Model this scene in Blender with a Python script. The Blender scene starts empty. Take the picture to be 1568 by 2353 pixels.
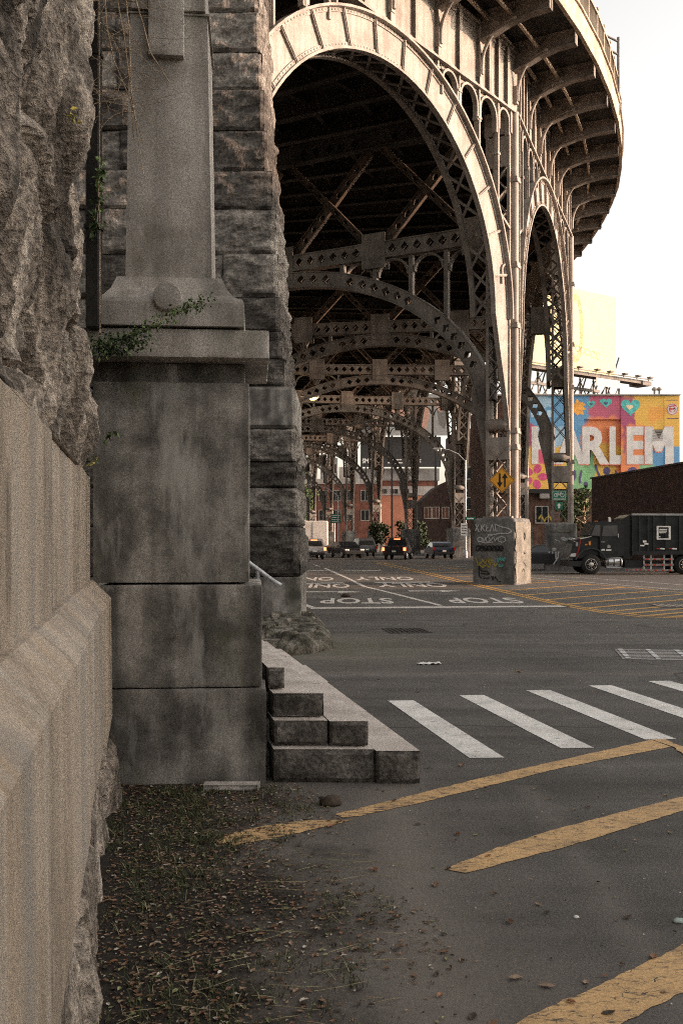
import bpy, bmesh, math, random
from mathutils import Vector, Matrix, noise

R = math.radians
random.seed(7)
sc = bpy.context.scene

# ------------------------------------------------------------------ camera, sky, sun, exposure
EYE = 1.9                       # eye height above the road (m)
FPX, HY, CXP = 2287.0, 1232.0, 784.0   # focal length, horizon row and centre column (photo scaled to 1568 wide)
cam_d = bpy.data.cameras.new('camera'); cam = bpy.data.objects.new('camera', cam_d)
sc.collection.objects.link(cam); sc.camera = cam
cam.location = (0, 0, EYE); cam.rotation_euler = (R(90), 0, 0)
cam_d.sensor_fit = 'VERTICAL'; cam_d.sensor_height = 36.0; cam_d.sensor_width = 24.0
cam_d.lens = 36.0 * FPX / 2352.0
cam_d.shift_y = (HY - 1176.0) / 2352.0
cam_d.clip_start = 0.05; cam_d.clip_end = 4000

SUN_AZ = 92.0      # degrees clockwise from +Y
SUN_EL = 11.0
world = bpy.data.worlds.new('World'); sc.world = world; world.use_nodes = True
wn = world.node_tree.nodes; wl = world.node_tree.links
sky = wn.new('ShaderNodeTexSky'); sky.sky_type = 'NISHITA'; sky.sun_disc = False
sky.sun_elevation = R(SUN_EL); sky.sun_rotation = R(SUN_AZ)
sky.air_density = 1.0; sky.dust_density = 3.0; sky.ozone_density = 1.0
tint = wn.new('ShaderNodeMixRGB'); tint.blend_type = 'MULTIPLY'; tint.inputs[0].default_value = 1.0
tint.inputs[2].default_value = (1.08, 1.0, 0.91, 1)
hs = wn.new('ShaderNodeHueSaturation'); hs.inputs['Saturation'].default_value = 0.3
wl.new(sky.outputs[0], hs.inputs['Color']); wl.new(hs.outputs[0], tint.inputs[1])
wl.new(tint.outputs[0], wn['Background'].inputs[0]); wn['Background'].inputs[1].default_value = 0.15

sun_d = bpy.data.lights.new('sun', 'SUN'); sun = bpy.data.objects.new('sun', sun_d); sc.collection.objects.link(sun)
sun_d.energy = 2.0; sun_d.angle = R(0.8); sun_d.color = (1.0, 0.63, 0.43)
sv = Vector((math.sin(R(SUN_AZ)) * math.cos(R(SUN_EL)), math.cos(R(SUN_AZ)) * math.cos(R(SUN_EL)), math.sin(R(SUN_EL))))
sun.rotation_euler = sv.to_track_quat('Z', 'Y').to_euler(); sun.location = sv * 80

vs = sc.view_settings; vs.view_transform = 'Standard'; vs.look = 'None'; vs.gamma = 1.0; vs.exposure = 1.72
sc.render.film_transparent = False
sc.cycles.max_bounces = 6; sc.cycles.diffuse_bounces = 3; sc.cycles.glossy_bounces = 3
sc.cycles.use_denoising = False; sc.cycles.filter_width = 1.1; sc.cycles.sample_clamp_indirect = 4.0

# ------------------------------------------------------------------ helpers
col = sc.collection
def at(x, y, Y):
    """point seen at (x, y) of the 1568-wide photo, Y metres ahead"""
    return Vector(((x - CXP) / FPX * Y, Y, EYE - (y - HY) / FPX * Y))
def gp(x, y):
    Y = FPX * EYE / (y - HY)
    return Vector(((x - CXP) / FPX * Y, Y, 0))

class MB:
    def chip(s, x0, x1, y0, y1, z0, z1, b=.02, cell=.035, seed=0.0, rough=.002):
        """dressed stone block: rounded, chipped arrises and a slightly uneven face"""
        lo = Vector((x0, y0, z0)); hi = Vector((x1, y1, z1))
        def mv(p):
            n = noise.noise(p*7 + Vector((seed, 0, 0))); n2 = noise.noise(p*22 + Vector((0, seed, 0)))
            r = b*(.45 + 2.2*max(0, n-.15) + .9*max(0, n2-.2))
            q = Vector([min(max(p[i], lo[i]+r), hi[i]-r) for i in range(3)]); d = p-q
            if d.length > 1e-9: p = q + d.normalized()*(r if d.length > r else d.length)
            return p + Vector((0, rough*noise.noise(p*5), 0))
        def face(o, du, dv):
            nu = max(2, min(60, int(du.length/cell))); nv = max(2, min(60, int(dv.length/cell)))
            s.grid(lambda u, v: mv(o + du*u + dv*v), nu, nv, True)
        X = Vector((x1-x0, 0, 0)); Y = Vector((0, y1-y0, 0)); Z = Vector((0, 0, z1-z0)); h3 = hi
        face(lo, X, Z); face(lo + X, Y, Z); face(lo, Y, Z); face(lo + Z, X, Y); face(lo, X, Y); face(lo + Y, X, Z)
    def __init__(s): s.v = []; s.f = []; s.m = []; s.mi = 0; s.sm = []
    def add(s, vs_, fs, smooth=False):
        b = len(s.v); s.v.extend([tuple(p) for p in vs_])
        for f in fs:
            s.f.append([b + i for i in f]); s.m.append(s.mi); s.sm.append(smooth)
    def box(s, x0, x1, y0, y1, z0, z1):
        s.add([(x0,y0,z0),(x1,y0,z0),(x1,y1,z0),(x0,y1,z0),(x0,y0,z1),(x1,y0,z1),(x1,y1,z1),(x0,y1,z1)],
              [(0,3,2,1),(4,5,6,7),(0,1,5,4),(1,2,6,5),(2,3,7,6),(3,0,4,7)])
    def bbox(s, x0, x1, y0, y1, z0, z1, b=0.02):
        """box with chamfered edges all round"""
        V = []
        for (z, i) in ((z0, b), (z0 + b, 0), (z1 - b, 0), (z1, b)):
            V += [(x0+i+b*(i==0),y0+i,z),(x1-i-b*(i==0),y0+i,z),(x1-i,y0+i+b*(i==0),z),(x1-i,y1-i-b*(i==0),z),
                  (x1-i-b*(i==0),y1-i,z),(x0+i+b*(i==0),y1-i,z),(x0+i,y1-i-b*(i==0),z),(x0+i,y0+i+b*(i==0),z)]
        Fs = [tuple(range(7, -1, -1)), tuple(range(24, 32))]
        for k in range(3):
            for j in range(8):
                a = k*8+j; c = k*8+(j+1) % 8
                Fs.append((a, c, c+8, a+8))
        s.add(V, Fs)
    def prism(s, poly, c0, c1, fn=None):
        """poly in (a, b), extruded c0..c1; fn(a, b, c) -> xyz (default x=a, z=b, y=c)"""
        if fn is None: fn = lambda a, b, c: (a, c, b)
        n = len(poly)
        s.add([fn(a, b, c0) for a, b in poly] + [fn(a, b, c1) for a, b in poly],
              [tuple(range(n)), tuple(range(2*n-1, n-1, -1))] + [(i, i+n, (i+1) % n + n, (i+1) % n) for i in range(n)])
    def beam(s, p, q, w, h, up=(0, 0, 1)):
        p = Vector(p); q = Vector(q); d = (q-p).normalized(); u = Vector(up)
        sd = d.cross(u)
        if sd.length < 1e-4: sd = d.cross(Vector((1, 0, 0)))
        sd.normalize(); u = sd.cross(d).normalized()
        a = sd*w/2; b = u*h/2
        s.add([p-a-b, p+a-b, p+a+b, p-a+b, q-a-b, q+a-b, q+a+b, q-a+b],
              [(0,1,2,3),(7,6,5,4),(0,4,5,1),(1,5,6,2),(2,6,7,3),(3,7,4,0)])
    def tube(s, path, r, n=8, smooth=True, caps=True):
        path = [Vector(p) for p in path]; rings = []
        if not hasattr(r, '__len__'): r = [r]*len(path)
        ref = Vector((0.31, 0.2, 0.93))
        for i, p in enumerate(path):
            d = (path[min(i+1, len(path)-1)] - path[max(i-1, 0)]).normalized()
            a = d.cross(ref)
            if a.length < 0.05: a = d.cross(Vector((1, 0, 0)))
            a.normalize(); b = d.cross(a)
            rings.append([p + (a*math.cos(2*math.pi*k/n) + b*math.sin(2*math.pi*k/n))*r[i] for k in range(n)])
        V = [v for rr in rings for v in rr]; Fs = []
        for i in range(len(path)-1):
            for k in range(n):
                Fs.append((i*n+k, i*n+(k+1) % n, (i+1)*n+(k+1) % n, (i+1)*n+k))
        s.add(V, Fs, smooth)
        if caps:
            s.add(rings[0], [tuple(range(n-1, -1, -1))]); s.add(rings[-1], [tuple(range(n))])
    def arc(s, cx, cz, r0, r1, a0, a1, n, y0, y1):
        """solid ring sector in the xz plane"""
        V = []; Fs = []
        for i in range(n+1):
            a = a0 + (a1-a0)*i/n; c, t = math.cos(a), math.sin(a)
            V += [(cx+r0*c, y0, cz+r0*t), (cx+r1*c, y0, cz+r1*t), (cx+r1*c, y1, cz+r1*t), (cx+r0*c, y1, cz+r0*t)]
        for i in range(n):
            a = i*4; b = a+4
            for k in range(4): Fs.append((a+k, b+k, b+(k+1) % 4, a+(k+1) % 4))
        Fs += [(0, 1, 2, 3), (n*4+3, n*4+2, n*4+1, n*4)]
        s.add(V, Fs)
    def perfo(s, path, depth, y0, y1, hole=0.62, skip=()):
        """plate along a path of (x, z), with a diamond hole in each cell, faces at y0 and y1"""
        P = [Vector((a, b)) for a, b in path]; T = []; B = []
        for i in range(len(P)):
            d = (P[min(i+1, len(P)-1)] - P[max(i-1, 0)]).normalized(); nn = Vector((-d.y, d.x))
            T.append(P[i] + nn*depth/2); B.append(P[i] - nn*depth/2)
        for i in range(len(P)-1):
            c = [B[i], B[i+1], T[i+1], T[i]]
            w = lambda p, y: (p.x, y, p.y)
            if i in skip:
                s.add([w(p, y0) for p in c] + [w(p, y1) for p in c],
                      [(0,1,2,3),(7,6,5,4),(0,4,5,1),(2,6,7,3)]); continue
            m = sum(c, Vector((0, 0)))/4
            dd = [m + ((c[k]+c[(k+1) % 4])/2 - m)*hole for k in range(4)]
            V = [w(p, y0) for p in c+dd] + [w(p, y1) for p in c+dd]; Fs = []
            for k in range(4):
                k1 = (k+1) % 4; k0 = (k+3) % 4
                Fs += [(k, k1, 4+k), (k, 4+k, 4+k0), (8+k1, 8+k, 12+k), (12+k, 8+k, 12+k0), (4+k, 4+k1, 12+k1, 12+k)]
            Fs += [(0, 8, 9, 1), (2, 10, 11, 3)]
            s.add(V, Fs)
    def strip(s, path, thick, y0, y1):
        """flat bar following a path of (x, z)"""
        for i in range(len(path)-1):
            (a, b), (c, d) = path[i], path[i+1]
            s.beam((a, (y0+y1)/2, b), (c, (y0+y1)/2, d), y1-y0, thick, up=(-(d-b), 0, c-a))
    def lathe(s, prof, n=16, c=(0, 0, 0), ax='z', smooth=True):
        V = []; Fs = []
        for r, z in prof:
            for k in range(n):
                a = 2*math.pi*k/n; x, y = r*math.cos(a), r*math.sin(a)
                V.append({'z': (c[0]+x, c[1]+y, c[2]+z), 'y': (c[0]+x, c[1]+z, c[2]+y), 'x': (c[0]+z, c[1]+x, c[2]+y)}[ax])
        for i in range(len(prof)-1):
            for k in range(n): Fs.append((i*n+k, i*n+(k+1) % n, (i+1)*n+(k+1) % n, (i+1)*n+k))
        s.add(V, Fs, smooth)
        s.add(V[:n], [tuple(range(n))]); s.add(V[-n:], [tuple(range(n))])
    def grid(s, fn, nu, nv, smooth=True):
        V = [fn(i/nu, j/nv) for j in range(nv+1) for i in range(nu+1)]
        s.add(V, [(j*(nu+1)+i, j*(nu+1)+i+1, (j+1)*(nu+1)+i+1, (j+1)*(nu+1)+i) for j in range(nv) for i in range(nu)], smooth)
    def mesh(s, name, mats):
        me = bpy.data.meshes.new(name); me.from_pydata(s.v, [], s.f)
        if not isinstance(mats, (list, tuple)): mats = [mats]
        for m in mats: me.materials.append(m)
        me.polygons.foreach_set('material_index', s.m); me.polygons.foreach_set('use_smooth', s.sm)
        me.update(); return me
    def build(s, name, mats, parent=None, loc=(0, 0, 0), rz=0.0, fix=True):
        me = s.mesh(name, mats)
        if fix:
            bm = bmesh.new(); bm.from_mesh(me); bmesh.ops.recalc_face_normals(bm, faces=bm.faces); bm.to_mesh(me); bm.free()
        return link(name, me, parent, loc, rz)

def link(name, me, parent=None, loc=(0, 0, 0), rz=0.0, sx=None):
    o = bpy.data.objects.new(name, me); col.objects.link(o)
    o.location = loc; o.rotation_euler = (0, 0, rz)
    if sx: o.scale = sx
    if parent: o.parent = parent
    return o
def tag(o, label=None, cat=None, group=None, kind=None):
    if label: o['label'] = label
    if cat: o['category'] = cat
    if group: o['group'] = group
    if kind: o['kind'] = kind
    return o
def empty(name, loc=(0, 0, 0), rz=0.0, **k):
    o = bpy.data.objects.new(name, None); col.objects.link(o); o.location = loc; o.rotation_euler = (0, 0, rz)
    o.empty_display_size = 0.2
    return tag(o, **k)
def obj(name, fn, mat_, parent=None, loc=(0, 0, 0), rz=0.0):
    mb = MB(); fn(mb); return mb.build(name, mat_, parent, loc, rz)
def text_mesh(name, txt, mat_, x0, x1, z0, z1, thick=0.01, bold=0.0, fn=None):
    """letters filling the box x0..x1, z0..z1 of a plane; fn(a, b, c)->xyz"""
    cu = bpy.data.curves.new(name, 'FONT'); cu.body = txt; cu.offset = bold; cu.resolution_u = 3; cu.extrude = 0.01
    t = bpy.data.objects.new(name, cu); col.objects.link(t)
    me = bpy.data.meshes.new_from_object(t.evaluated_get(bpy.context.evaluated_depsgraph_get()))
    bpy.data.objects.remove(t); bpy.data.curves.remove(cu)
    if fn is None: fn = lambda a, b, c: (a, c, b)
    xs = [v.co.x for v in me.vertices]; ys = [v.co.y for v in me.vertices]
    ax, bx, ay, by = min(xs), max(xs), min(ys), max(ys)
    for v in me.vertices:
        a = x0 + (v.co.x-ax)/(bx-ax)*(x1-x0); b = z0 + (v.co.y-ay)/(by-ay)*(z1-z0)
        v.co = fn(a, b, thick if v.co.z < 0 else 0.0)
    me.materials.clear(); me.materials.append(mat_); me.name = name
    return me

# ------------------------------------------------------------------ materials
MAT = {}
def mat(name, c1, c2=None, c3=None, scale=3.0, rough=0.8, bump=0.2, bscale=40.0, stretch=(1, 1, 1), fine=0.12,
        metal=0.0, emit=None, dist=0.02, spec=0.3, streak=0.0, world_=True, bn1=True):
    m = bpy.data.materials.new(name); m.use_nodes = True; nt = m.node_tree; N = nt.nodes; L = nt.links
    b = N['Principled BSDF']; b.inputs['Roughness'].default_value = rough; b.inputs['Metallic'].default_value = metal
    b.inputs['Specular IOR Level'].default_value = spec
    MAT[name] = m
    if emit:
        b.inputs['Emission Color'].default_value = (*c1, 1); b.inputs['Emission Strength'].default_value = emit
    c2 = c2 or tuple(x*0.75 for x in c1); c3 = c3 or tuple(min(1, x*1.2) for x in c1)
    if world_:
        g = N.new('ShaderNodeNewGeometry'); src = g.outputs['Position']
    else:
        g = N.new('ShaderNodeTexCoord'); src = g.outputs['Object']
    mp = N.new('ShaderNodeMapping'); mp.inputs['Scale'].default_value = stretch; L.new(src, mp.inputs['Vector'])
    n1 = N.new('ShaderNodeTexNoise'); n1.inputs['Scale'].default_value = scale; n1.inputs['Detail'].default_value = 6; n1.inputs['Roughness'].default_value = 0.6
    L.new(mp.outputs[0], n1.inputs['Vector'])
    cr = N.new('ShaderNodeValToRGB'); e = cr.color_ramp.elements
    e[0].position = 0.36; e[0].color = (*c2, 1); e[1].position = 0.64; e[1].color = (*c3, 1)
    k = e.new(0.5); k.color = (*c1, 1)
    L.new(n1.outputs[0], cr.inputs[0]); out = cr.outputs[0]
    n2 = N.new('ShaderNodeTexNoise'); n2.inputs['Scale'].default_value = bscale; n2.inputs['Detail'].default_value = 4; n2.inputs['Roughness'].default_value = 0.7
    L.new(src, n2.inputs['Vector'])
    if fine:
        mr = N.new('ShaderNodeMapRange'); mr.inputs['From Min'].default_value = 0.38; mr.inputs['From Max'].default_value = 0.62
        mr.inputs['To Min'].default_value = 1-fine*2; mr.inputs['To Max'].default_value = 1+fine*2
        L.new(n2.outputs[0], mr.inputs['Value'])
        mx = N.new('ShaderNodeVectorMath'); mx.operation = 'MULTIPLY'; L.new(out, mx.inputs[0]); L.new(mr.outputs[0], mx.inputs[1]); out = mx.outputs[0]
    if streak:
        mp2 = N.new('ShaderNodeMapping'); mp2.inputs['Scale'].default_value = (1, 1, 0.06); L.new(src, mp2.inputs['Vector'])
        n3 = N.new('ShaderNodeTexNoise'); n3.inputs['Scale'].default_value = 5.0; n3.inputs['Detail'].default_value = 5; L.new(mp2.outputs[0], n3.inputs['Vector'])
        mr2 = N.new('ShaderNodeMapRange'); mr2.inputs['From Min'].default_value = 0.35; mr2.inputs['From Max'].default_value = 0.62
        mr2.inputs['To Min'].default_value = 1-streak; mr2.inputs['To Max'].default_value = 1+streak*0.3; L.new(n3.outputs[0], mr2.inputs['Value'])
        mx2 = N.new('ShaderNodeVectorMath'); mx2.operation = 'MULTIPLY'; L.new(out, mx2.inputs[0]); L.new(mr2.outputs[0], mx2.inputs[1]); out = mx2.outputs[0]
    L.new(out, b.inputs['Base Color'])
    if bump:
        bp = N.new('ShaderNodeBump'); bp.inputs['Strength'].default_value = bump; bp.inputs['Distance'].default_value = dist
        ad = N.new('ShaderNodeMath'); ad.operation = 'ADD'; L.new(n2.outputs[0], ad.inputs[0]); L.new((n1 if bn1 else n2).outputs[0], ad.inputs[1])
        L.new(ad.outputs[0], bp.inputs['Height']); L.new(bp.outputs[0], b.inputs['Normal'])
    return m

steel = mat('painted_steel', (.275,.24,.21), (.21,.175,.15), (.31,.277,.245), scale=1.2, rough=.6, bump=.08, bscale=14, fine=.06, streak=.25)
steel_in = mat('shaded_grimy_steel', (.16,.138,.12), (.10,.083,.07), (.205,.18,.158), scale=1.0, rough=.7, bump=.08, bscale=12, fine=.08, streak=.2)  # outer steel paint darkened for the shade under the deck, besides grime
soffit = mat('shade_dark_soffit', (.035,.031,.028), (.02,.018,.016), (.05,.045,.04), scale=.7, rough=.9, bump=.1, bscale=8)  # near-black base colour carries the deep shade under the deck
rail_steel = mat('weathered_rail', (.36,.29,.22), (.24,.18,.13), (.45,.38,.3), scale=1.5, rough=.7, bump=.1)
granite = mat('granite', (.34,.316,.288), (.22,.204,.184), (.43,.40,.368), scale=1.6, rough=.85, bump=.35, bscale=95, fine=.15, dist=.008, streak=.3)
granite_dirty = mat('dirty_granite', (.21,.195,.177), (.09,.083,.075), (.35,.328,.30), scale=2.2, rough=.9, bump=.4, bscale=90, fine=.15, dist=.008, streak=.45)
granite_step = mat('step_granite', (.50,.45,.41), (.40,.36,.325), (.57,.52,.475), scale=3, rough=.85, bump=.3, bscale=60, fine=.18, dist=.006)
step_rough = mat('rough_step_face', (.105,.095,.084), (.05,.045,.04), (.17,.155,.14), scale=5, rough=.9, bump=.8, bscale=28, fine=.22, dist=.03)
rockface = mat('rock_faced_granite', (.066,.059,.052), (.032,.028,.025), (.12,.108,.096), scale=2.4, rough=.9, bump=.7, bscale=16, fine=.2, dist=.06, stretch=(1,1,2.2))
rockface_pale = mat('pale_rock_faced_granite', (.155,.141,.125), (.07,.063,.056), (.24,.22,.197), scale=2.4, rough=.9, bump=.7, bscale=16, fine=.2, dist=.06, stretch=(1,1,2.2))
cliff_m = mat('schist', (.235,.197,.163), (.075,.063,.053), (.42,.365,.31), scale=2.6, rough=.85, bump=.9, bscale=22, fine=.25, dist=.05, stretch=(1.3,1.3,.3), streak=.45)
wall_m = mat('board_marked_concrete', (.35,.29,.228), (.25,.205,.16), (.41,.352,.29), scale=1.6, rough=.88, bump=.4, bscale=85, fine=.13, dist=.010, stretch=(1,1,.5), streak=.15, bn1=False)
def streak_over(m, c_, sc_, lo, hi, seed, zs=.02):
    N = m.node_tree.nodes; L = m.node_tree.links; b = N['Principled BSDF']; old = b.inputs['Base Color'].links[0].from_socket
    g = N.new('ShaderNodeNewGeometry'); mp = N.new('ShaderNodeMapping'); mp.inputs['Scale'].default_value = (1, 1, zs); mp.inputs['Location'].default_value = (seed, seed*2, 0); L.new(g.outputs['Position'], mp.inputs[0])
    n = N.new('ShaderNodeTexNoise'); n.inputs['Scale'].default_value = sc_; n.inputs['Detail'].default_value = 5; n.inputs['Roughness'].default_value = .65; L.new(mp.outputs[0], n.inputs[0])
    r = N.new('ShaderNodeMapRange'); r.inputs['From Min'].default_value = lo; r.inputs['From Max'].default_value = hi; L.new(n.outputs[0], r.inputs[0])
    k = N.new('ShaderNodeMixRGB'); L.new(r.outputs[0], k.inputs[0]); L.new(old, k.inputs[1]); k.inputs[2].default_value = (*c_, 1); L.new(k.outputs[0], b.inputs['Base Color'])
streak_over(wall_m, (.262,.238,.212), 1.7, .46, .64, 3.0, .05); streak_over(wall_m, (.34,.25,.17), 2.4, .56, .76, 8.0, .06); streak_over(wall_m, (.41,.365,.315), 2.8, .56, .72, 21.0, .08); streak_over(wall_m, (.10,.085,.07), 2.2, .60, .74, 14.0, .35); streak_over(wall_m, (.05,.042,.036), 9.0, .68, .72, 27.0, .5)
streak_over(granite_dirty, (.06,.055,.048), 1.9, .50, .70, 9.0, .35); streak_over(granite_dirty, (.36,.345,.32), 3.0, .55, .70, 5.0, .22); streak_over(cliff_m, (.36,.33,.29), 1.3, .60, .70, 31.0, .25); streak_over(cliff_m, (.02,.017,.015), 1.6, .60, .68, 37.0, .35)
streak_over(granite_dirty, (.10,.105,.065), 1.6, .58, .75, 13.0, .5)
streak_over(granite, (.17,.15,.125), 3.0, .55, .75, 6.0, .3); streak_over(granite, (.17,.17,.12), 1.8, .58, .78, 11.0, .6)
pier_m = mat('stained_concrete', (.15,.148,.14), (.085,.083,.08), (.22,.215,.205), scale=1.3, rough=.9, bump=.2, bscale=20, fine=.12, streak=.3)
pier_pale = mat('pale_painted_concrete', (.175,.162,.137), (.12,.113,.095), (.215,.2,.17), scale=2.5, rough=.8, bump=.15, streak=.3)
rubble_m = mat('crumbled_concrete', (.085,.077,.06), (.03,.03,.02), (.19,.175,.15), scale=3.5, rough=.95, bump=.5, bscale=30, fine=.2, dist=.02)
white_paint = mat('worn_white_paint', (.50,.48,.45), (.42,.40,.37), (.56,.54,.51), scale=5, rough=.8, bump=.15, bscale=90, fine=.14, dist=.003)
iron = mat('cast_iron', (.05,.046,.043), rough=.6, bump=.2, bscale=60)
black_metal = mat('black_metal', (.018,.018,.018), rough=.5, bump=.05)
galv = mat('galvanised_pipe', (.42,.43,.44), (.33,.34,.35), (.5,.51,.52), scale=6, rough=.45, metal=.4, bump=.05)
gap_shade_m = mat('gap_shade', (.02,.018,.016), (.012,.011,.01), (.03,.027,.024), rough=.7, bump=.1)  # near-black stand-in for the shaded gap beside the shaft
twig_m = mat('dry_twig', (.33,.25,.17), (.2,.145,.1), (.45,.36,.26), scale=9, rough=.9, bump=0)
leaf_g = mat('green_leaf', (.10,.16,.05), (.06,.10,.03), (.17,.24,.08), scale=14, rough=.6, bump=0)
leaf_d = mat('dark_green_leaf', (.026,.044,.016), (.015,.026,.009), (.045,.068,.024), scale=10, rough=.6, bump=0)
leaf_y = mat('yellow_leaf', (.5,.42,.08), (.3,.3,.05), (.6,.5,.15), scale=14, rough=.6, bump=0)
litter = [mat('leaf_tan', (.27,.19,.13), scale=30, bump=0), mat('leaf_brown', (.15,.085,.05), scale=30, bump=0), mat('leaf_orange', (.24,.115,.06), scale=30, bump=0),
          mat('leaf_pale', (.42,.38,.32), scale=30, bump=0), mat('leaf_dark', (.05,.036,.026), scale=30, bump=0), mat('leaf_olive', (.2,.2,.1), scale=30, bump=0)]
grass_m = [mat('grass_blade', (.042,.055,.020), (.024,.032,.012), (.075,.085,.034), scale=9, bump=0), mat('dry_grass', (.26,.23,.14), scale=9, bump=0)]
sign_y = mat('sign_yellow', (.74,.34,.03), (.68,.30,.025), (.78,.37,.04), scale=4, rough=.5, bump=0, fine=.04)
sign_g = mat('sign_green', (.02,.16,.10), rough=.5, bump=0)
sign_k = mat('sign_black', (.015,.013,.012), rough=.6, bump=0)
sign_w = mat('sign_white', (.72,.72,.70), (.62,.62,.6), (.78,.78,.76), rough=.5, bump=0)
sign_back = mat('sign_back_metal', (.3,.3,.3), rough=.5, metal=.5, bump=0)
glass_dark = mat('dark_glass', (.02,.023,.025), rough=.08, bump=0, fine=0, spec=.6)
tyre_m = mat('tyre_rubber', (.022,.021,.02), rough=.85, bump=.1)
rim_m = mat('steel_rim', (.62,.60,.55), rough=.4, metal=.5, bump=0)
chrome = mat('chrome_tank', (.6,.6,.6), (.5,.5,.5), (.7,.7,.7), rough=.25, metal=.9, bump=0, fine=0)
truck_k = mat('black_truck_paint', (.010,.011,.012), (.006,.007,.008), (.014,.016,.018), rough=.4, bump=0, fine=.05, spec=.4)
truck_g = mat('dump_body_paint', (.014,.017,.017), (.009,.011,.011), (.022,.025,.025), scale=2, rough=.6, bump=.05)
red_p = mat('red_trim', (.4,.03,.02), rough=.4, bump=0)
amber = mat('amber_lens', (.85,.3,.05), rough=.3, bump=0)
headl = mat('headlight_lens', (.75,.75,.72), rough=.15, bump=0)
tail_lit = mat('lit_tail_lamp', (1.0,.12,.04), emit=2.5, bump=0, fine=0)
warm_lit = mat('lit_lamp_lens', (1.0,.62,.22), emit=3.0, bump=0, fine=0)
tail_off = mat('tail_lamp', (.35,.02,.015), rough=.3, bump=0)

# ------------------------------------------------------------------ ground
def asphalt_material():
    m = bpy.data.materials.new('asphalt'); m.use_nodes = True; nt = m.node_tree; N = nt.nodes; L = nt.links
    b = N['Principled BSDF']; b.inputs['Roughness'].default_value = .85; b.inputs['Specular IOR Level'].default_value = .3
    g = N.new('ShaderNodeNewGeometry'); P = g.outputs['Position']
    def noise_(scale, detail=5, rough=.6, vec=P):
        n = N.new('ShaderNodeTexNoise'); n.inputs['Scale'].default_value = scale; n.inputs['Detail'].default_value = detail
        n.inputs['Roughness'].default_value = rough; L.new(vec, n.inputs['Vector']); return n.outputs[0]
    def ramp(src, stops):
        r = N.new('ShaderNodeValToRGB'); e = r.color_ramp.elements
        e[0].position, e[0].color = stops[0][0], (*stops[0][1], 1); e[1].position, e[1].color = stops[-1][0], (*stops[-1][1], 1)
        for p, c in stops[1:-1]:
            k = e.new(p); k.color = (*c, 1)
        L.new(src, r.inputs[0]); return r.outputs[0]
    def math_(op, a, c, clamp=False):
        k = N.new('ShaderNodeMath'); k.operation = op; k.use_clamp = clamp
        for i, x in enumerate((a, c)):
            if isinstance(x, (int, float)): k.inputs[i].default_value = x
            else: L.new(x, k.inputs[i])
        return k.outputs[0]
    def mix(f, a, c):
        k = N.new('ShaderNodeMixRGB'); L.new(f, k.inputs[0])
        for i, x in ((1, a), (2, c)):
            if isinstance(x, tuple): k.inputs[i].default_value = (*x, 1)
            else: L.new(x, k.inputs[i])
        return k.outputs[0]
    sx = N.new('ShaderNodeSeparateXYZ'); L.new(P, sx.inputs[0]); X, Y = sx.outputs[0], sx.outputs[1]
    base = ramp(noise_(.5, 9, .72), [(.3, (.054,.051,.048)), (.5, (.082,.078,.073)), (.7, (.108,.103,.097))])
    speck = ramp(noise_(85, 5, .9), [(.36, (.30,.30,.30)), (.5, (.95,.95,.95)), (.64, (2.3,2.2,2.1))])
    mul = N.new('ShaderNodeMixRGB'); mul.blend_type = 'MULTIPLY'; mul.inputs[0].default_value = 1; L.new(base, mul.inputs[1]); L.new(speck, mul.inputs[2])
    c = mul.outputs[0]
    # traffic wear: long pale and dark swathes along both streets, oil drips
    def stretched(rot, sc_, seed):
        mp = N.new('ShaderNodeMapping'); mp.inputs['Rotation'].default_value = (0, 0, rot); mp.inputs['Scale'].default_value = sc_; mp.inputs['Location'].default_value = (seed, seed, 0); L.new(P, mp.inputs[0]); return mp.outputs[0]
    for rot, sc_, seed, a_ in ((R(-24), (.12, 1.3, 1), 3, .55), (R(80), (.10, .9, 1), 9, .35)):
        w_ = ramp(noise_(1.0, 6, .65, stretched(rot, sc_, seed)), [(.33, (1-a_*.5,)*3), (.5, (1, 1, 1)), (.68, (1+a_*.6,)*3)])
        k_ = N.new('ShaderNodeMixRGB'); k_.blend_type = 'MULTIPLY'; k_.inputs[0].default_value = 1; L.new(c, k_.inputs[1]); L.new(w_, k_.inputs[2]); c = k_.outputs[0]
    oil = N.new('ShaderNodeMapRange'); oil.inputs['From Min'].default_value = .66; oil.inputs['From Max'].default_value = .74; L.new(noise_(1.6, 3, .5), oil.inputs[0])
    c = mix(math_('MULTIPLY', oil.outputs[0], .5), c, (.03,.028,.026))
    # dark tar seams and repaired patches
    vo = N.new('ShaderNodeTexVoronoi'); vo.feature = 'DISTANCE_TO_EDGE'; vo.inputs['Scale'].default_value = .16
    wob = N.new('ShaderNodeVectorMath'); wob.operation = 'MULTIPLY_ADD'
    nv = N.new('ShaderNodeTexNoise'); nv.inputs['Scale'].default_value = .8; L.new(P, nv.inputs['Vector'])
    L.new(nv.outputs['Color'], wob.inputs[0]); wob.inputs[1].default_value = (1.5, 1.5, 0); L.new(P, wob.inputs[2]); L.new(wob.outputs[0], vo.inputs['Vector'])
    seam = math_('LESS_THAN', vo.outputs['Distance'], .0035)
    c = mix(math_('MULTIPLY', seam, .65), c, (.02,.019,.018))
    # dusty, silty edge by the steps and the wall
    bound = math_('MULTIPLY_ADD', Y, -.19); bound.node.inputs[2].default_value = 1.12
    d = math_('SUBTRACT', bound, X)                                   # > 0 on the soil side
    dust = math_('ADD', math_('MULTIPLY', d, .7), math_('MULTIPLY', math_('SUBTRACT', noise_(1.3, 7, .7), .5), 2.2))
    near = math_('LESS_THAN', Y, 8.6)
    dm = N.new('ShaderNodeMapRange'); dm.inputs['From Min'].default_value = -1.0; dm.inputs['From Max'].default_value = .2; L.new(dust, dm.inputs['Value'])
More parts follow.
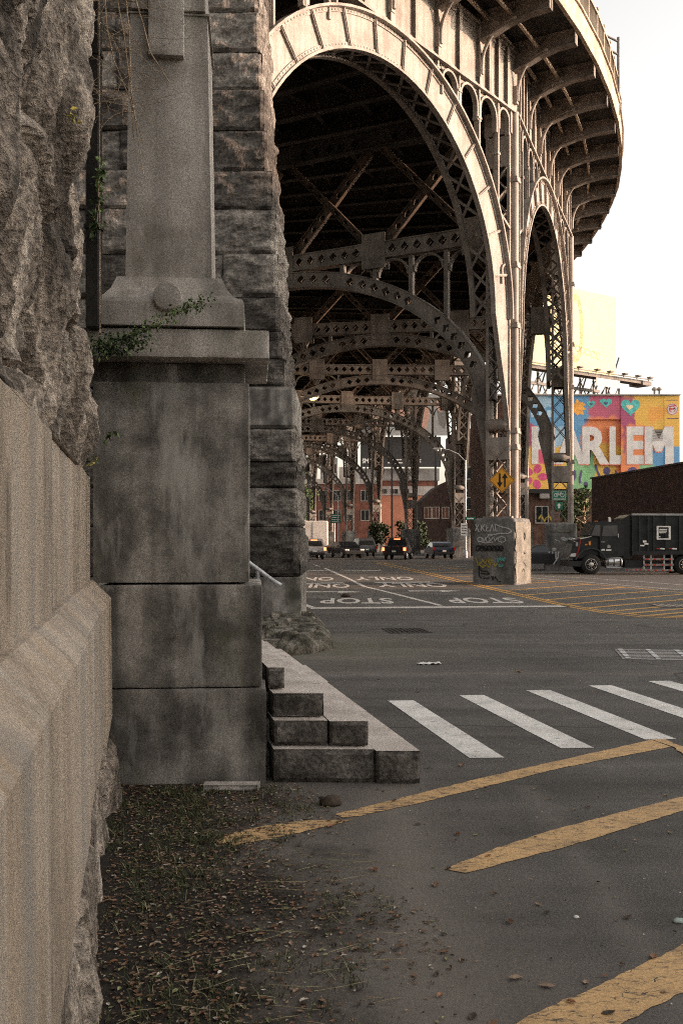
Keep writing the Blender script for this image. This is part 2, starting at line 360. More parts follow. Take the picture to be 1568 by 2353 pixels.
    c = mix(math_('MULTIPLY', math_('MULTIPLY', dm.outputs[0], near), .9), c, ramp(noise_(40, 4, .8), [(.3, (.085,.075,.066)), (.7, (.18,.16,.142))]))
    sm = N.new('ShaderNodeMapRange'); sm.inputs['From Min'].default_value = -.05; sm.inputs['From Max'].default_value = .55; L.new(dust, sm.inputs['Value'])
    soil = ramp(noise_(28, 6, .8), [(.35, (.006,.005,.004)), (.5, (.015,.012,.009)), (.65, (.042,.033,.025))])
    c = mix(math_('MULTIPLY', sm.outputs[0], near), c, soil)
    # pale dust tracked out by tyres
    for x0_, w_, y1_, st_ in ((.40, .30, 8.0, .75), (1.38, .16, 7.6, .45)):
        band = math_('SUBTRACT', 1.0, math_('DIVIDE', math_('ABSOLUTE', math_('SUBTRACT', math_('ADD', X, math_('MULTIPLY', noise_(1.1, 4), .3)), x0_ + .15), 0.0), w_), True)
        k_ = math_('MULTIPLY', math_('MULTIPLY', band, math_('LESS_THAN', Y, y1_)), math_('MULTIPLY', noise_(3.5, 8, .75), st_*1.5), True)
        c = mix(k_, c, (.185,.165,.145))
    # grit drifted against the abutment foot
    vsub = N.new('ShaderNodeVectorMath'); vsub.operation = 'DISTANCE'; L.new(P, vsub.inputs[0]); vsub.inputs[1].default_value = (-.2, 17, 0)
    gr = math_('SUBTRACT', 1.0, math_('DIVIDE', vsub.outputs['Value'], 3.2), True)
    gr = math_('MULTIPLY', gr, noise_(3, 6, .7), True)
    c = mix(gr, c, (.16,.145,.1))
    L.new(c, b.inputs['Base Color'])
    bp = N.new('ShaderNodeBump'); bp.inputs['Strength'].default_value = .5; bp.inputs['Distance'].default_value = .008
    hgt = math_('ADD', noise_(120, 3, .8), math_('MULTIPLY', sm.outputs[0], noise_(18, 5, .8)))
    L.new(hgt, bp.inputs['Height']); L.new(bp.outputs[0], b.inputs['Normal'])
    return m
asphalt = asphalt_material()

mb = MB()
xs = [-1500, -400, -120] + [-60 + 4*i for i in range(31)] + [120, 400, 1500]
ys = [-60, -20] + [2*i for i in range(0, 60)] + [140, 200, 400, 1000, 3000]
V = [(x, y, 0.0) for y in ys for x in xs]; nx = len(xs)
mb.add(V, [(j*nx+i, j*nx+i+1, (j+1)*nx+i+1, (j+1)*nx+i) for j in range(len(ys)-1) for i in range(nx-1)])
road = tag(mb.build('road', asphalt), kind='structure')

def paint_material(name, c1, c2, worn=.5, crack=True, fade=False):
    """road paint broken by wear so that asphalt shows through"""
    m = mat(name, c1, c2, tuple(min(1, x*1.08) for x in c1), scale=2.5, rough=.75, bump=.2, bscale=110, fine=.12, dist=.003)
    N = m.node_tree.nodes; L = m.node_tree.links; b = N['Principled BSDF']
    old = b.inputs['Base Color'].links[0].from_socket
    g = N.new('ShaderNodeNewGeometry')
    mp = N.new('ShaderNodeMapping'); mp.inputs['Rotation'].default_value = (0, 0, R(35)); mp.inputs['Scale'].default_value = (1, 3.2, 1); L.new(g.outputs['Position'], mp.inputs[0])
    n = N.new('ShaderNodeTexNoise'); n.inputs['Scale'].default_value = 9; n.inputs['Detail'].default_value = 8; n.inputs['Roughness'].default_value = .75; L.new(mp.outputs[0], n.inputs[0])
    r = N.new('ShaderNodeMapRange'); r.inputs['From Min'].default_value = .66 - worn*.12; r.inputs['From Max'].default_value = .72 - worn*.1; L.new(n.outputs[0], r.inputs[0])
    f = r.outputs[0]
    if fade:                                              # scuffed away where the soil has washed over it
        sx_ = N.new('ShaderNodeSeparateXYZ'); L.new(g.outputs['Position'], sx_.inputs[0])
        fr = N.new('ShaderNodeMapRange'); fr.inputs['From Min'].default_value = 1.15; fr.inputs['From Max'].default_value = .35; fr.inputs['To Max'].default_value = .04; L.new(sx_.outputs[0], fr.inputs[0])
        ad_ = N.new('ShaderNodeMath'); ad_.operation = 'ADD'; L.new(n.outputs[0], ad_.inputs[0]); L.new(fr.outputs[0], ad_.inputs[1]); L.new(ad_.outputs[0], r.inputs[0])
    if crack:
        vo = N.new('ShaderNodeTexVoronoi'); vo.feature = 'DISTANCE_TO_EDGE'; vo.inputs['Scale'].default_value = 5.5
        nv = N.new('ShaderNodeTexNoise'); nv.inputs['Scale'].default_value = 7; L.new(g.outputs['Position'], nv.inputs[0])
        ad = N.new('ShaderNodeVectorMath'); ad.operation = 'MULTIPLY_ADD'; L.new(nv.outputs['Color'], ad.inputs[0]); ad.inputs[1].default_value = (.25, .25, 0); L.new(mp.outputs[0], ad.inputs[2])
        L.new(ad.outputs[0], vo.inputs[0])
        ls = N.new('ShaderNodeMath'); ls.operation = 'LESS_THAN'; ls.inputs[1].default_value = .009; L.new(vo.outputs['Distance'], ls.inputs[0])
        mx = N.new('ShaderNodeMath'); mx.operation = 'MAXIMUM'; L.new(f, mx.inputs[0]); L.new(ls.outputs[0], mx.inputs[1]); f = mx.outputs[0]
    k = N.new('ShaderNodeMixRGB'); L.new(f, k.inputs[0]); L.new(old, k.inputs[1]); k.inputs[2].default_value = (.06,.054,.048,1)
    L.new(k.outputs[0], b.inputs['Base Color']); return m
yellow_paint = paint_material('yellow_road_paint', (.53,.345,.165), (.40,.262,.13), .95, True, True)
yellow_far = paint_material('yellow_hatch_paint', (.46,.26,.07), (.38,.21,.06), .3, False)
white_x = paint_material('crosswalk_paint', (.66,.65,.62), (.50,.49,.465), .8, False)

def flat(name, pts, m, z=.004, parent=road):
    mb = MB(); mb.add([(p[0], p[1], z) for p in pts], [tuple(range(len(pts)))])
    o = mb.build(name, m, parent)
    if o.data.polygons[0].normal.z < 0:
        o.data.flip_normals()
    return o
def gflat(name, px, m, z=.004):
    P = [gp(*p) for p in px]; Q = []; rr = random.Random(len(px)*7+int(px[0][0]))
    for i, p in enumerate(P):
        q = P[(i+1) % len(P)]; n = max(2, int((q-p).length/.05))
        d = (q-p); nn = Vector((-d.y, d.x, 0)).normalized()
        for j in range(n):
            t = p + d*(j/n); Q.append(t + nn*(.010*noise.noise(t*9) + .006*rr.uniform(-1, 1)))
    return flat(name, Q, m, z)
def lineg(name, px, w, m, z=.004):
    """painted line of width w metres along ground points given in photo pixels"""
    P = [gp(*p) for p in px]; A = []; B = []
    for i, p in enumerate(P):
        d = (P[min(i+1, len(P)-1)] - P[max(i-1, 0)]).normalized(); n = Vector((-d.y, d.x, 0))
        A.append(p + n*w/2); B.append(p - n*w/2)
    mb = MB(); mb.add([(q.x, q.y, z) for q in A+B], [(i, i+1, len(P)+i+1, len(P)+i) for i in range(len(P)-1)])
    return mb.build(name, m, road)

# zebra crossing bars, 0.95 m apart
b0 = Vector((.533, 11.50, 0)); bdir = Vector((.562, -2.98, 0)); bst = Vector((.868, .39, 0)); bw = Vector((.30, .02, 0))
for i in range(7):
    p = b0 + bst*i
    flat('crosswalk_bar', [p, p+bw, p+bdir+bw, p+bdir], white_x)
# yellow edge markings near the camera
gflat('yellow_line', [(770,1871),(1100,1789),(1495,1700),(1540,1716),(1300,1762),(1120,1806),(960,1846),(830,1874),(785,1880)], yellow_paint)
gflat('yellow_line', [(1495,1700),(1525,1699),(1700,1775),(1640,1790),(1545,1717)], yellow_paint, .008)
gflat('yellow_line', [(490,1935),(540,1912),(620,1896),(700,1885),(812,1884),(720,1906),(620,1928),(540,1942)], yellow_paint)
gflat('yellow_line', [(1020,1997),(1130,1953),(1250,1912),(1568,1830),(1900,1750),(1950,1768),(1568,1863),(1300,1946),(1150,1985),(1070,2006)], yellow_paint)
gflat('yellow_line', [(1195,2346),(1356,2273),(1568,2170),(1900,2010),(2000,2060),(1568,2279),(1424,2354),(1240,2460),(1120,2395)], yellow_paint)
# stop line, lane lines
lineg('stop_line', [(712,1397),(1302,1392.5)], .55, white_paint)
lineg('lane_line', [(745,1305),(800,1329),(836,1347),(900,1362.5),(1012,1391)], .16, white_paint)
lineg('lane_line', [(690,1386),(718,1396)], .2, white_paint, .008)
lineg('lane_dash', [(720,1297),(735,1301.5)], .14, white_paint)
for (x0, y0, x1, y1) in ((790,1311.5,872,1310.5), (690,1312,748,1310.5)):
    lineg('painted_bar', [(x0,y0),(x1,y1)], .7, white_paint)
# turn arrows and words facing the oncoming drivers
def arrow(x0, x1, y):
    a = gp(x0, y); b = gp(x1, y); d = (b-a); L_ = d.length; d.normalize(); n = Vector((-d.y, d.x, 0))
    pts = [(0,-.3),(.35*L_,-.2),(.62*L_,-.2),(.60*L_,-.62),(L_,0.05),(.60*L_,.5),(.62*L_,.16),(.35*L_,.2),(0,.35)]
    return flat('painted_arrow', [a + d*u + n*v for u, v in pts], white_paint)
arrow(938, 1058, 1357.5); arrow(690, 832, 1359.5)
lineg('painted_bar', [(862,1338.2),(992,1337.2)], .8, white_paint); lineg('painted_bar', [(690,1340),(790,1338.8)], .8, white_paint)
def road_word(txt, x0, x1, ytop, ybot):
    """word laid on the road, read from the far side"""
    pl, pr = gp(x0, (ytop+ybot)/2), gp(x1, (ytop+ybot)/2); yn, yf = gp(0, ybot).y, gp(0, ytop).y
    me = text_mesh('painted_word', txt, white_paint, 0, 1, 0, 1, .003, .02,
                   fn=lambda a, b, c: (pr.x + (pl.x-pr.x)*a, yf + (yn-yf)*b, .003 + c*.6))
    o = link('painted_word', me, road); return o
road_word('STOP', 735, 902, 1374, 1386.5); road_word('STOP', 1027, 1192, 1373, 1385.5)
road_word('ONLY', 866, 1024, 1339.5, 1348.5); road_word('ONLY', 815, 948, 1325, 1332.5)
road_word('ONLY', 660, 803, 1341, 1350); road_word('ONLY', 640, 766, 1326, 1333.5)
# hatched yellow median around the first pier
low = [(860,1293),(930,1308),(1000,1324),(1090,1345),(1180,1366),(1280,1389),(1380,1407),(1470,1417),(1600,1421)]
up = [(870,1292),(960,1298),(1082,1308),(1211,1331),(1330,1340),(1450,1350),(1600,1365)]
lineg('yellow_line', low, .13, yellow_far); lineg('yellow_line', [(x+4, y-3.2) for x, y in low], .13, yellow_far)
lineg('yellow_line', up, .14, yellow_far)
def lerp_on(pl, t):
    t = t*(len(pl)-1); i = min(int(t), len(pl)-2); f = t-i
    return (pl[i][0]+(pl[i+1][0]-pl[i][0])*f, pl[i][1]+(pl[i+1][1]-pl[i][1])*f)
def y_on(pl, x):
    for (a, b), (c, d) in zip(pl, pl[1:]):
        if a <= x <= c: return b + (d-b)*(x-a)/(c-a)
    return None
for i in range(14):
    (x, y) = lerp_on(low, .16 + i*.06)
    x0, y0, q = x, y, None
    for k in range(1, 400):                       # run right, climbing gently, to the upper edge
        xx = x0 + k*2; yy = y0 - .105*k*2*(.55 + .45*(y0-1290)/130); t = y_on(up, xx)
        if t is None or yy <= t: break
        q = (xx, yy)
    if q: lineg('yellow_hatch', [(x, y-2), q], .2, yellow_far, .006)
# thin white lines of the far carriageway
lineg('lane_line', [(1215,1327),(1330,1336),(1470,1348),(1640,1361)], .1, white_paint)
lineg('lane_line', [(1215,1322),(1330,1327),(1470,1336),(1640,1350)], .1, white_paint)
lineg('lane_line', [(1010,1298),(1075,1302.5)], .12, white_paint); lineg('lane_line', [(1000,1294.5),(1075,1297)], .12, white_paint)

# drain grate and utility cover in the road
c = gp(933, 1449)
gr = empty('drain_grate', (c.x, c.y, 0), R(8), label='dark slotted drain grate set in the road below the stop line', cat='drain')
obj('grate_frame', lambda m: [m.box(-.42,.42,-.5,-.44,.001,.012), m.box(-.42,.42,.44,.5,.001,.012), m.box(-.42,-.36,-.44,.44,.001,.012), m.box(.36,.42,-.44,.44,.001,.012)], iron, gr)
obj('grate_pit', lambda m: m.box(-.36,.36,-.44,.44,.001,.003), sign_k, gr)
for i in range(7): obj('grate_bar', lambda m: m.box(-.32+i*.1,-.28+i*.1,-.44,.44,.003,.011), iron, gr)
uc = empty('utility_cover', (gp(1530,1505).x, gp(1530,1505).y, 0), R(-10), label='pale ribbed steel utility cover flush with the road', cat='utility cover')
obj('cover_plate', lambda m: m.box(-.75,1.6,-.7,.7,.001,.01), mat('cover_steel', (.2,.19,.18), scale=5, rough=.6, bump=.2), uc)
for i in range(5): obj('cover_rib', lambda m: m.box(-.7+i*.45,-.62+i*.45,-.66,.66,.0102,.02), galv, uc)
for i in range(3): obj('cover_seam', lambda m: m.box(-.72,1.56,-.5+i*.45,-.46+i*.45,.0203,.024), iron, uc)
gb = empty('kerb_grate', (gp(1548,1392).x, gp(1548,1392).y, 0), 0, label='rusty catch basin grate crossed by yellow hatching at right', cat='drain')
obj('grate_frame', lambda m: m.box(-.55,.55,-.5,.5,.007,.014), iron, gb)
for i in range(6): obj('grate_bar', lambda m: m.box(-.5+i*.19,-.42+i*.19,-.46,.46,.0145,.022), rail_steel, gb)

# ------------------------------------------------------------------ viaduct
LB = 17.48; TC = LB/2; ZC = 10.5; RI = 7.08; RO = 8.25       # bay length, arch centre and radii
ZG0, ZG1 = 18.8, 21.2                                        # edge girder
PT = 2.64                                                    # pier top
WID = 21.6; OVER = 2.55
bay_h = [37.7, 20.0, 2.3, -8.0] + [-10.5]*6                  # heading of each bay, degrees clockwise of +Y
dirv = lambda h: Vector((math.sin(R(h)), math.cos(R(h)), 0))
inw = lambda h: Vector((-math.cos(R(h)), math.sin(R(h)), 0))
rotz = lambda h: R(90 - h)
F = [None]*11
F[1] = Vector((6.9, 39.9, 0)); F[0] = F[1] - dirv(bay_h[0])*LB
for k in range(1, 10): F[k+1] = F[k] + dirv(bay_h[k])*LB
node_h = [46.5] + [(bay_h[k-1]+bay_h[k])/2 for k in range(1, 10)] + [-10.5]
G = [F[k] + inw(node_h[k])*WID for k in range(11)]

via = empty('viaduct', (0, 0, 0), label='curving steel arch viaduct with riveted columns carrying a road overhead', cat='viaduct')

zin = lambda t: ZC + math.sqrt(max(0, RI*RI - (t-TC)**2))
zout = lambda t: ZC + math.sqrt(max(0, RO*RO - (t-TC)**2))
NA = 44
def rib_mesh(m):
    m.arc(TC, ZC, RI, RO, 0, math.pi, NA, -.02, .02)
    m.arc(TC, ZC, RI-.05, RI+.03, 0, math.pi, NA, -.12, .09)
    m.arc(TC, ZC, RO-.03, RO+.05, 0, math.pi, NA, -.24, .24)
    m.arc(TC, ZC, RI+.03, RI+.15, 0, math.pi, NA, -.06, .06)        # riveted angles
    m.arc(TC, ZC, RO-.15, RO-.03, 0, math.pi, NA, -.06, .06)
    leg = [(.49, ZC), (1.66, ZC), (1.32, 9.2), (.98, 8.0), (.72, 7.0), (.56, 6.1), (.46, 6.1)]
    for mir in (0, 1):
        P = [(LB-a, b) for a, b in leg] if mir else leg
        m.prism(P, -.02, .02); m.strip(P[1:6], .07, -.12, .09)
def rear_rib(m):
    m.arc(TC, ZC, RI-.03, RI+.33, 0, math.pi, NA, CD-.06, CD); m.arc(TC, ZC, RI-.05, RI+.0, 0, math.pi, NA, CD-.2, CD+.02)
def soffit_lacing(m):
    n = 24
    for i in range(n):
        a0, a1 = math.pi*i/n, math.pi*(i+1)/n
        for (p, q) in ((.05, CD-.1), (CD-.1, .05)):
            m.beam((TC+(RI+.02)*math.cos(a0), p, ZC+(RI+.02)*math.sin(a0)), (TC+(RI+.02)*math.cos(a1), q, ZC+(RI+.02)*math.sin(a1)), .10, .03, up=(math.cos((a0+a1)/2), 0, math.sin((a0+a1)/2)))
def rib_rivets(m):
    def dot(x, z): m.box(x-.022, x+.022, -.075, -.06, z-.022, z+.022)
    for r_ in (RI+.09, RO-.09):
        n = int(math.pi*r_/.17)
        for i in range(n): a = math.pi*(i+.5)/n; dot(TC+r_*math.cos(a), ZC+r_*math.sin(a))
def girder_rivets(m):
    for z in (ZG0+.11, ZG1-.11):
        for i in range(int(LB/.17)): x = .17*(i+.5); m.box(x-.022, x+.022, -.085, -.07, z-.022, z+.022)
CD = 1.0
def rib_stiff(m):                                           # radial angle, local x along the radius
    m.box(RI+.03, RO-.03, -.10, -.02, -.05, .05); m.box(RI+.03, RO-.03, -.13, -.10, -.015, .015)
def girder_mesh(m):
    m.box(0, LB, -.02, .02, ZG0, ZG1)
    m.box(0, LB, -.22, .22, ZG0-.05, ZG0+.03); m.box(0, LB, -.22, .22, ZG1-.03, ZG1+.05)
    m.box(0, LB, -.07, .07, ZG0+.03, ZG0+.19); m.box(0, LB, -.07, .07, ZG1-.19, ZG1-.03)
def girder_stiff(m): m.box(-.05, .05, -.14, -.02, ZG0+.03, ZG1-.03); m.box(-.09, .09, -.17, -.14, ZG0+.03, ZG1-.03)
st_pos = [.73, 1.46, 2.19] + [LB*i/12 for i in range(2, 11)] + [LB-2.19, LB-1.46, LB-.73]
def post(m, t, b=.16):
    z0 = zout(t)+.02
    m.box(t-b/2, t+b/2, -.06, .06, z0, ZG0-.05); m.box(t-.045, t+.045, -.12, .12, z0, ZG0-.05)
    zz = z0 + .55*(ZG0-z0); m.box(t-b*.75, t+b*.75, -.14, .14, zz-.08, zz)
def head(m, a, b, ztop=ZG0-.06):
    r = (b-a)/2; m.arc((a+b)/2, ztop-r, r-.09, r, 0, math.pi, 10, -.10, .10)
    for q in (a+.045, b-.045): m.box(q-.045, q+.045, -.10, .10, ztop-r-.5, ztop-r)
    m.arc((a+b)/2, ztop-r, r-.005, r+.28, .25*math.pi, .75*math.pi, 6, -.02, .02)
posts_t = [1.46, 2.92, 4.37, 5.83]
heads = [(.5, 1.40), (1.52, 2.86), (2.98, 4.31), (4.43, 5.55)]
def lower_head(m):
    m.arc(.82, 12.3, .26, .34, 0, math.pi, 8, -.1, .1); m.box(.48, .56, -.1, .1, 11.2, 12.3); m.box(1.08, 1.14, -.1, .1, 11.8, 12.3)
def mirror(fn):
    def g(m):
        k = MB(); fn(k)
        m.add([(LB-x, y, z) for x, y, z in k.v], k.f)
    return g

def one_mesh(name, fns, mt, fix=True):
    mb = MB()
    for f_ in fns: f_(mb)
    me = mb.mesh(name, mt); bm = bmesh.new(); bm.from_mesh(me); bmesh.ops.recalc_face_normals(bm, faces=bm.faces); bm.to_mesh(me); bm.free()
    return me
me_rib = one_mesh('arch_rib', [rib_mesh], steel); me_gir = one_mesh('edge_girder', [girder_mesh], steel)
me_rst = one_mesh('stiffener', [rib_stiff], steel); me_gst = one_mesh('stiffener', [girder_stiff], steel)
span_fns = []
for t in posts_t: span_fns += [lambda m, t=t: post(m, t), lambda m, t=t: post(m, LB-t)]
for a, b in heads: span_fns += [lambda m, a=a, b=b: head(m, a, b), lambda m, a=a, b=b: head(m, LB-b, LB-a)]
span_fns += [lower_head, mirror(lower_head)]
me_span = one_mesh('spandrel_frame', span_fns, steel)
rib_ang = [R(12 + 156*i/13) for i in range(14)]
def stiff_all(m):
    for a in rib_ang:
        k = MB(); rib_stiff(k); c, s_ = math.cos(a), math.sin(a)
        m.add([(TC + x*c - z*s_, y, ZC + x*s_ + z*c) for x, y, z in k.v], k.f)
    for t in st_pos:
        k = MB(); girder_stiff(k); m.add([(x+t, y, z) for x, y, z in k.v], k.f)
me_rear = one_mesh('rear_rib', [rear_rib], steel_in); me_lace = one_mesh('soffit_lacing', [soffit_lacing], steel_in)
me_riv = one_mesh('rivets', [rib_rivets], steel); me_griv = one_mesh('rivets', [girder_rivets], steel)
me_stiff = one_mesh('stiffeners', [stiff_all], steel)

def place_bay(p, h, sx=1.0, detail=False, back=False):
    rz = rotz(h) + (math.pi if back else 0); S = (sx, 1, 1)
    rib = link('arch_rib', me_rib, via, p, rz, S); gir = link('edge_girder', me_gir, via, p, rz, S)
    link('rear_rib', me_rear, rib); link('soffit_lacing', me_lace, rib)['kind'] = 'stuff'
    if detail:
        link('rivets', me_riv, rib)['kind'] = 'stuff'; link('rivets', me_griv, gir)['kind'] = 'stuff'
        for a in rib_ang:
            o = link('stiffener', me_rst, rib, (TC, 0, ZC)); o.rotation_euler = (0, -a, 0)
        for t in st_pos: link('stiffener', me_gst, gir, (t, 0, 0))
        sp = link('spandrel_frame', one_mesh('spandrel_frame', [lower_head], steel), via, p, rz); link('spandrel_frame', one_mesh('spandrel_frame', [mirror(lower_head)], steel), via, p, rz)
        for xa, xb in ((.45, 1.35), (LB-.45, LB-1.35)): obj('spandrel_strut', lambda m: m.beam((xa, 0, 14.1), (xb, 0, 14.55), .2, .1), steel, sp)
        for t in posts_t:
            for q in (t, LB-t): obj('spandrel_post', lambda m: post(m, q), steel, sp)
        for a, b in heads:
            obj('arch_head', lambda m: head(m, a, b), steel, sp); obj('arch_head', lambda m: head(m, LB-b, LB-a), steel, sp)
    else:
        o = link('stiffener_set', me_stiff, rib); o['kind'] = 'stuff'
        link('spandrel_frame', me_span, via, p, rz, S)['kind'] = 'stuff'
for k in range(10):
    place_bay(F[k], bay_h[k], 1.0, k < 2)
    ch = G[k] - G[k+1]
    o_h = math.degrees(math.atan2(-ch.x, -ch.y))
    place_bay(G[k+1], o_h, ch.length/LB, False, True)

# columns: x along the bay, y inward, base on the pier
CW, CD = .45, 1.0
def col_posts(m):
    for sx_ in (-1, 1):
        for yy in (0.06, CD-.06):
            m.box(sx_*CW-.06, sx_*CW+.06, yy-.06, yy+.06, PT, ZG0)
    m.box(-CW+.06, CW-.06, .0, .03, PT, ZG0); m.box(-CW+.06, CW-.06, CD-.03, CD, PT, ZG0)
    m.box(-CW-.12, CW+.12, -.1, CD+.1, PT, PT+.06)
    m.box(-.52, .52, -.06, CD+.06, ZG0-.9, ZG0)
def col_lattice(m):
    z = PT+.1; hcell = .92
    while z < ZG0-1.6:
        for sx_ in (-1, 1):
            x = sx_*(CW+.02)
            if not (4.6 < z < 6.5 or 9.9 < z < 11.5):
                m.beam((x, .1, z), (x, CD-.1, z+hcell),   .03, .17, up=(1, 0, 0)); m.beam((x+sx_*.032, CD-.1, z), (x+sx_*.032, .1, z+hcell), .03, .17, up=(1, 0, 0))
        z += hcell
def col_battens(m, z0, z1, sd=(-1,)):
    for sx_ in sd: m.box(sx_*(CW+.07)-.012, sx_*(CW+.07)+.012, -.0, CD, z0, z1)
def col_roll(m, sd=(-1,)):
    for sx_ in sd: m.lathe([(.0, 0), (.24, 0), (.24, CD), (.0, CD)], 14, (sx_*(CW-.04), 0, 6.36), 'y')
def col_pilaster(m):
    m.lathe([(.17, PT), (.17, ZG0)], 14, (-.16, -.06, 0)); m.box(.06, .40, -.1, -.001, PT, ZG0); m.box(.13, .17, -.14, -.1, PT, ZG0); m.box(.30, .34, -.14, -.1, PT, ZG0)
    for z in (5.35, 6.0, 10.2, 12.6, 16.0): m.box(-.36, .08, -.27, -.0, z, z+.09); m.box(-.33, .05, -.25, -.0, z+.09, z+.22)
def rivets(m):
    z = PT+.2
    while z < ZG0-.3:
        for x in (.09, .235, .38): m.box(x-.02, x+.02, -.118, -.1, z-.02, z+.02)
        z += .16
def rolled(m):
    m.lathe([(.10, PT), (.10, ZG0)], 8, (.42, -.03, 0))
CPART = [('lattice', [col_lattice], 'stuff'), ('batten_plate', [lambda m: col_battens(m, 4.95, 5.85)], None), ('batten_plate', [lambda m: col_battens(m, 4.95, 5.85, (1,))], None), ('batten_plate', [lambda m: col_battens(m, 10.3, 11.4)], None), ('batten_plate', [lambda m: col_battens(m, 10.3, 11.4, (1,))], None),
         ('batten_plate', [lambda m: col_battens(m, ZG0-2.2, ZG0-1.0)], None), ('batten_plate', [lambda m: col_battens(m, ZG0-2.2, ZG0-1.0, (1,))], None), ('roll_moulding', [col_roll], None), ('roll_moulding', [lambda m: col_roll(m, (1,))], None), ('pilaster', [col_pilaster], None), ('rivets', [rivets], 'stuff')]
me_cp = one_mesh('column', [col_posts], steel); me_sub = [(n, one_mesh(n, f_, steel), kd) for n, f_, kd in CPART]
def pier_mesh():
    mb = MB(); a, b, r = 1.0, .90, .14
    out = []
    for cx_, cy_, a0 in ((a-r, b-r, 0), (-a+r, b-r, 90), (-a+r, -b+r, 180), (a-r, -b+r, 270)):
        for q in range(5): out.append((cx_ + r*math.cos(R(a0+22.5*q)), cy_ + r*math.sin(R(a0+22.5*q))))
    n = len(out); V = []
    prof = [(1.03, 0), (1.0, .06), (.99, 1.2), (.975, PT-.14), (.95, PT-.06), (.86, PT-.01), (.6, PT)]
    for s_, z in prof: V += [(x*s_, CD/2 + y*s_, z) for x, y in out]
    fs = [(i*n+j, i*n+(j+1) % n, (i+1)*n+(j+1) % n, (i+1)*n+j) for i in range(len(prof)-1) for j in range(n)]
    mb.add(V, fs + [tuple(range((len(prof)-1)*n, len(prof)*n))], True)
    return mb.mesh('pier', pier_m)
me_pier = pier_mesh()
piers = {}
def place_column(p, h, key=None, back=False):
    rz = rotz(h) + (math.pi if back else 0)
    c_ = link('column', me_cp, via, p, rz)
    for n, me, kd in me_sub:
        o = link(n, me, c_)
        if kd: o['kind'] = kd
    q = link('pier', me_pier, via, p, rz)
    if key is not None: piers[key] = q
for k in range(1, 11):
    place_column(F[k], node_h[k], k)
    place_column(G[k], node_h[k], None, True)

# transverse frames under the deck: x = distance inward from the outer column row
ZS = 14.15; GUS = [1.6, 6.2, 10.8, 15.4, 20.0]
def ell(w):
    u = (w-WID/2)/9.75; return 6.5 + 6.9*math.sqrt(max(0, 1-u*u))
def strut_low(m):
    n = 34; P = [(1.0 + (WID-2)*i/n, ZS) for i in range(n+1)]
    sk = [i for i in range(n) if any(abs((P[i][0]+P[i+1][0])/2 - g_) < .45 for g_ in GUS)]
    for y in (-.2, .17): m.perfo(P, .62, y, y+.03, .7, sk)
    m.box(1, WID-1, -.24, .24, ZS+.31, ZS+.36); m.box(1, WID-1, -.24, .24, ZS-.36, ZS-.31)
def rib_low(m):
    n = 44; P = []
    for i in range(n+1):
        a = math.pi*(.04 + .92*i/n); P.append((WID/2 - 9.75*math.cos(a), 6.5 + 6.9*math.sin(a)))
    sk = [0, 1, 2, n-1, n-2, n-3, n//2-1, n//2, 9, 10, n-11, n-10, 17, n-18]
    for y in (-.2, .17): m.perfo(P, .60, y, y+.03, .7, sk)
    top = [(a, b+.31) for a, b in P]
    off = lambda e: [(P[i][0] + e*Vector((-(P[min(i+1,n)][1]-P[max(i-1,0)][1]), P[min(i+1,n)][0]-P[max(i-1,0)][0])).normalized().x,
                      P[i][1] + e*Vector((-(P[min(i+1,n)][1]-P[max(i-1,0)][1]), P[min(i+1,n)][0]-P[max(i-1,0)][0])).normalized().y) for i in range(n+1)]
    m.strip(off(.32), .04, -.26, .26); m.strip(off(-.32), .04, -.26, .26)
def haunch(m, mirs=(0,)):
    for mir in mirs:
        P = [(.95, 8.0), (1.55, 8.5), (1.75, 7.6), (1.42, 6.2), (1.18, 4.9), (1.02, 3.4), (.95, 3.2)]
        if mir: P = [(WID-a, b) for a, b in P]
        m.prism(P, -.22, .22)
def spand_low(m):
    for w in [2.9, 4.5, 6.2, 7.8]:
        for q in (w, WID-w):
            z0 = ell(q)+.3
            if ZS-.36-z0 > .25: m.box(q-.09, q+.09, -.12, .12, z0, ZS-.36)
    for a, b in ((1.1, 2.8), (3.0, 4.4), (4.6, 6.1), (6.3, 7.7)):
        for (a_, b_) in ((a, b), (WID-b, WID-a)):
            r = (b_-a_)/2; m.arc((a_+b_)/2, ZS-.38-r, r-.08, r, 0, math.pi, 10, -.1, .1)
def strut_up(m):
    n = 30; P = [(1.0 + (WID-2)*i/n, 19.0) for i in range(n+1)]
    sk = [i for i in range(n) if any(abs((P[i][0]+P[i+1][0])/2 - g_) < .45 for g_ in GUS)]
    m.perfo(P, .7, -.02, .02, .66, sk); m.box(1, WID-1, -.2, .2, 19.35, 19.4); m.box(1, WID-1, -.2, .2, 18.6, 18.65)
def gusset(m): m.box(-.55, .55, -.235, -.201, -.75, .75); m.box(-.55, .55, .201, .235, -.75, .75)
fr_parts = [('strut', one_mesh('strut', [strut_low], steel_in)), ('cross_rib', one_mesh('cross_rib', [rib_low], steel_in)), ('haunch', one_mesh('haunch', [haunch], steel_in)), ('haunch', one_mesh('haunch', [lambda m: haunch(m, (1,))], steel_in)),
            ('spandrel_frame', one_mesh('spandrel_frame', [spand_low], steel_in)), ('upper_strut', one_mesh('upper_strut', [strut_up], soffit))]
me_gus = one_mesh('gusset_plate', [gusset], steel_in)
for k in range(1, 11):
    rz = rotz(node_h[k]) + math.pi/2
    st_o = None
    for n, me in fr_parts:
        o = link(n, me, via, F[k], rz)
        if n == 'strut': st_o = o
        if n == 'spandrel_frame': o['kind'] = 'stuff'
    for w in GUS: link('gusset_plate', me_gus, st_o, (w, 0, ZS))
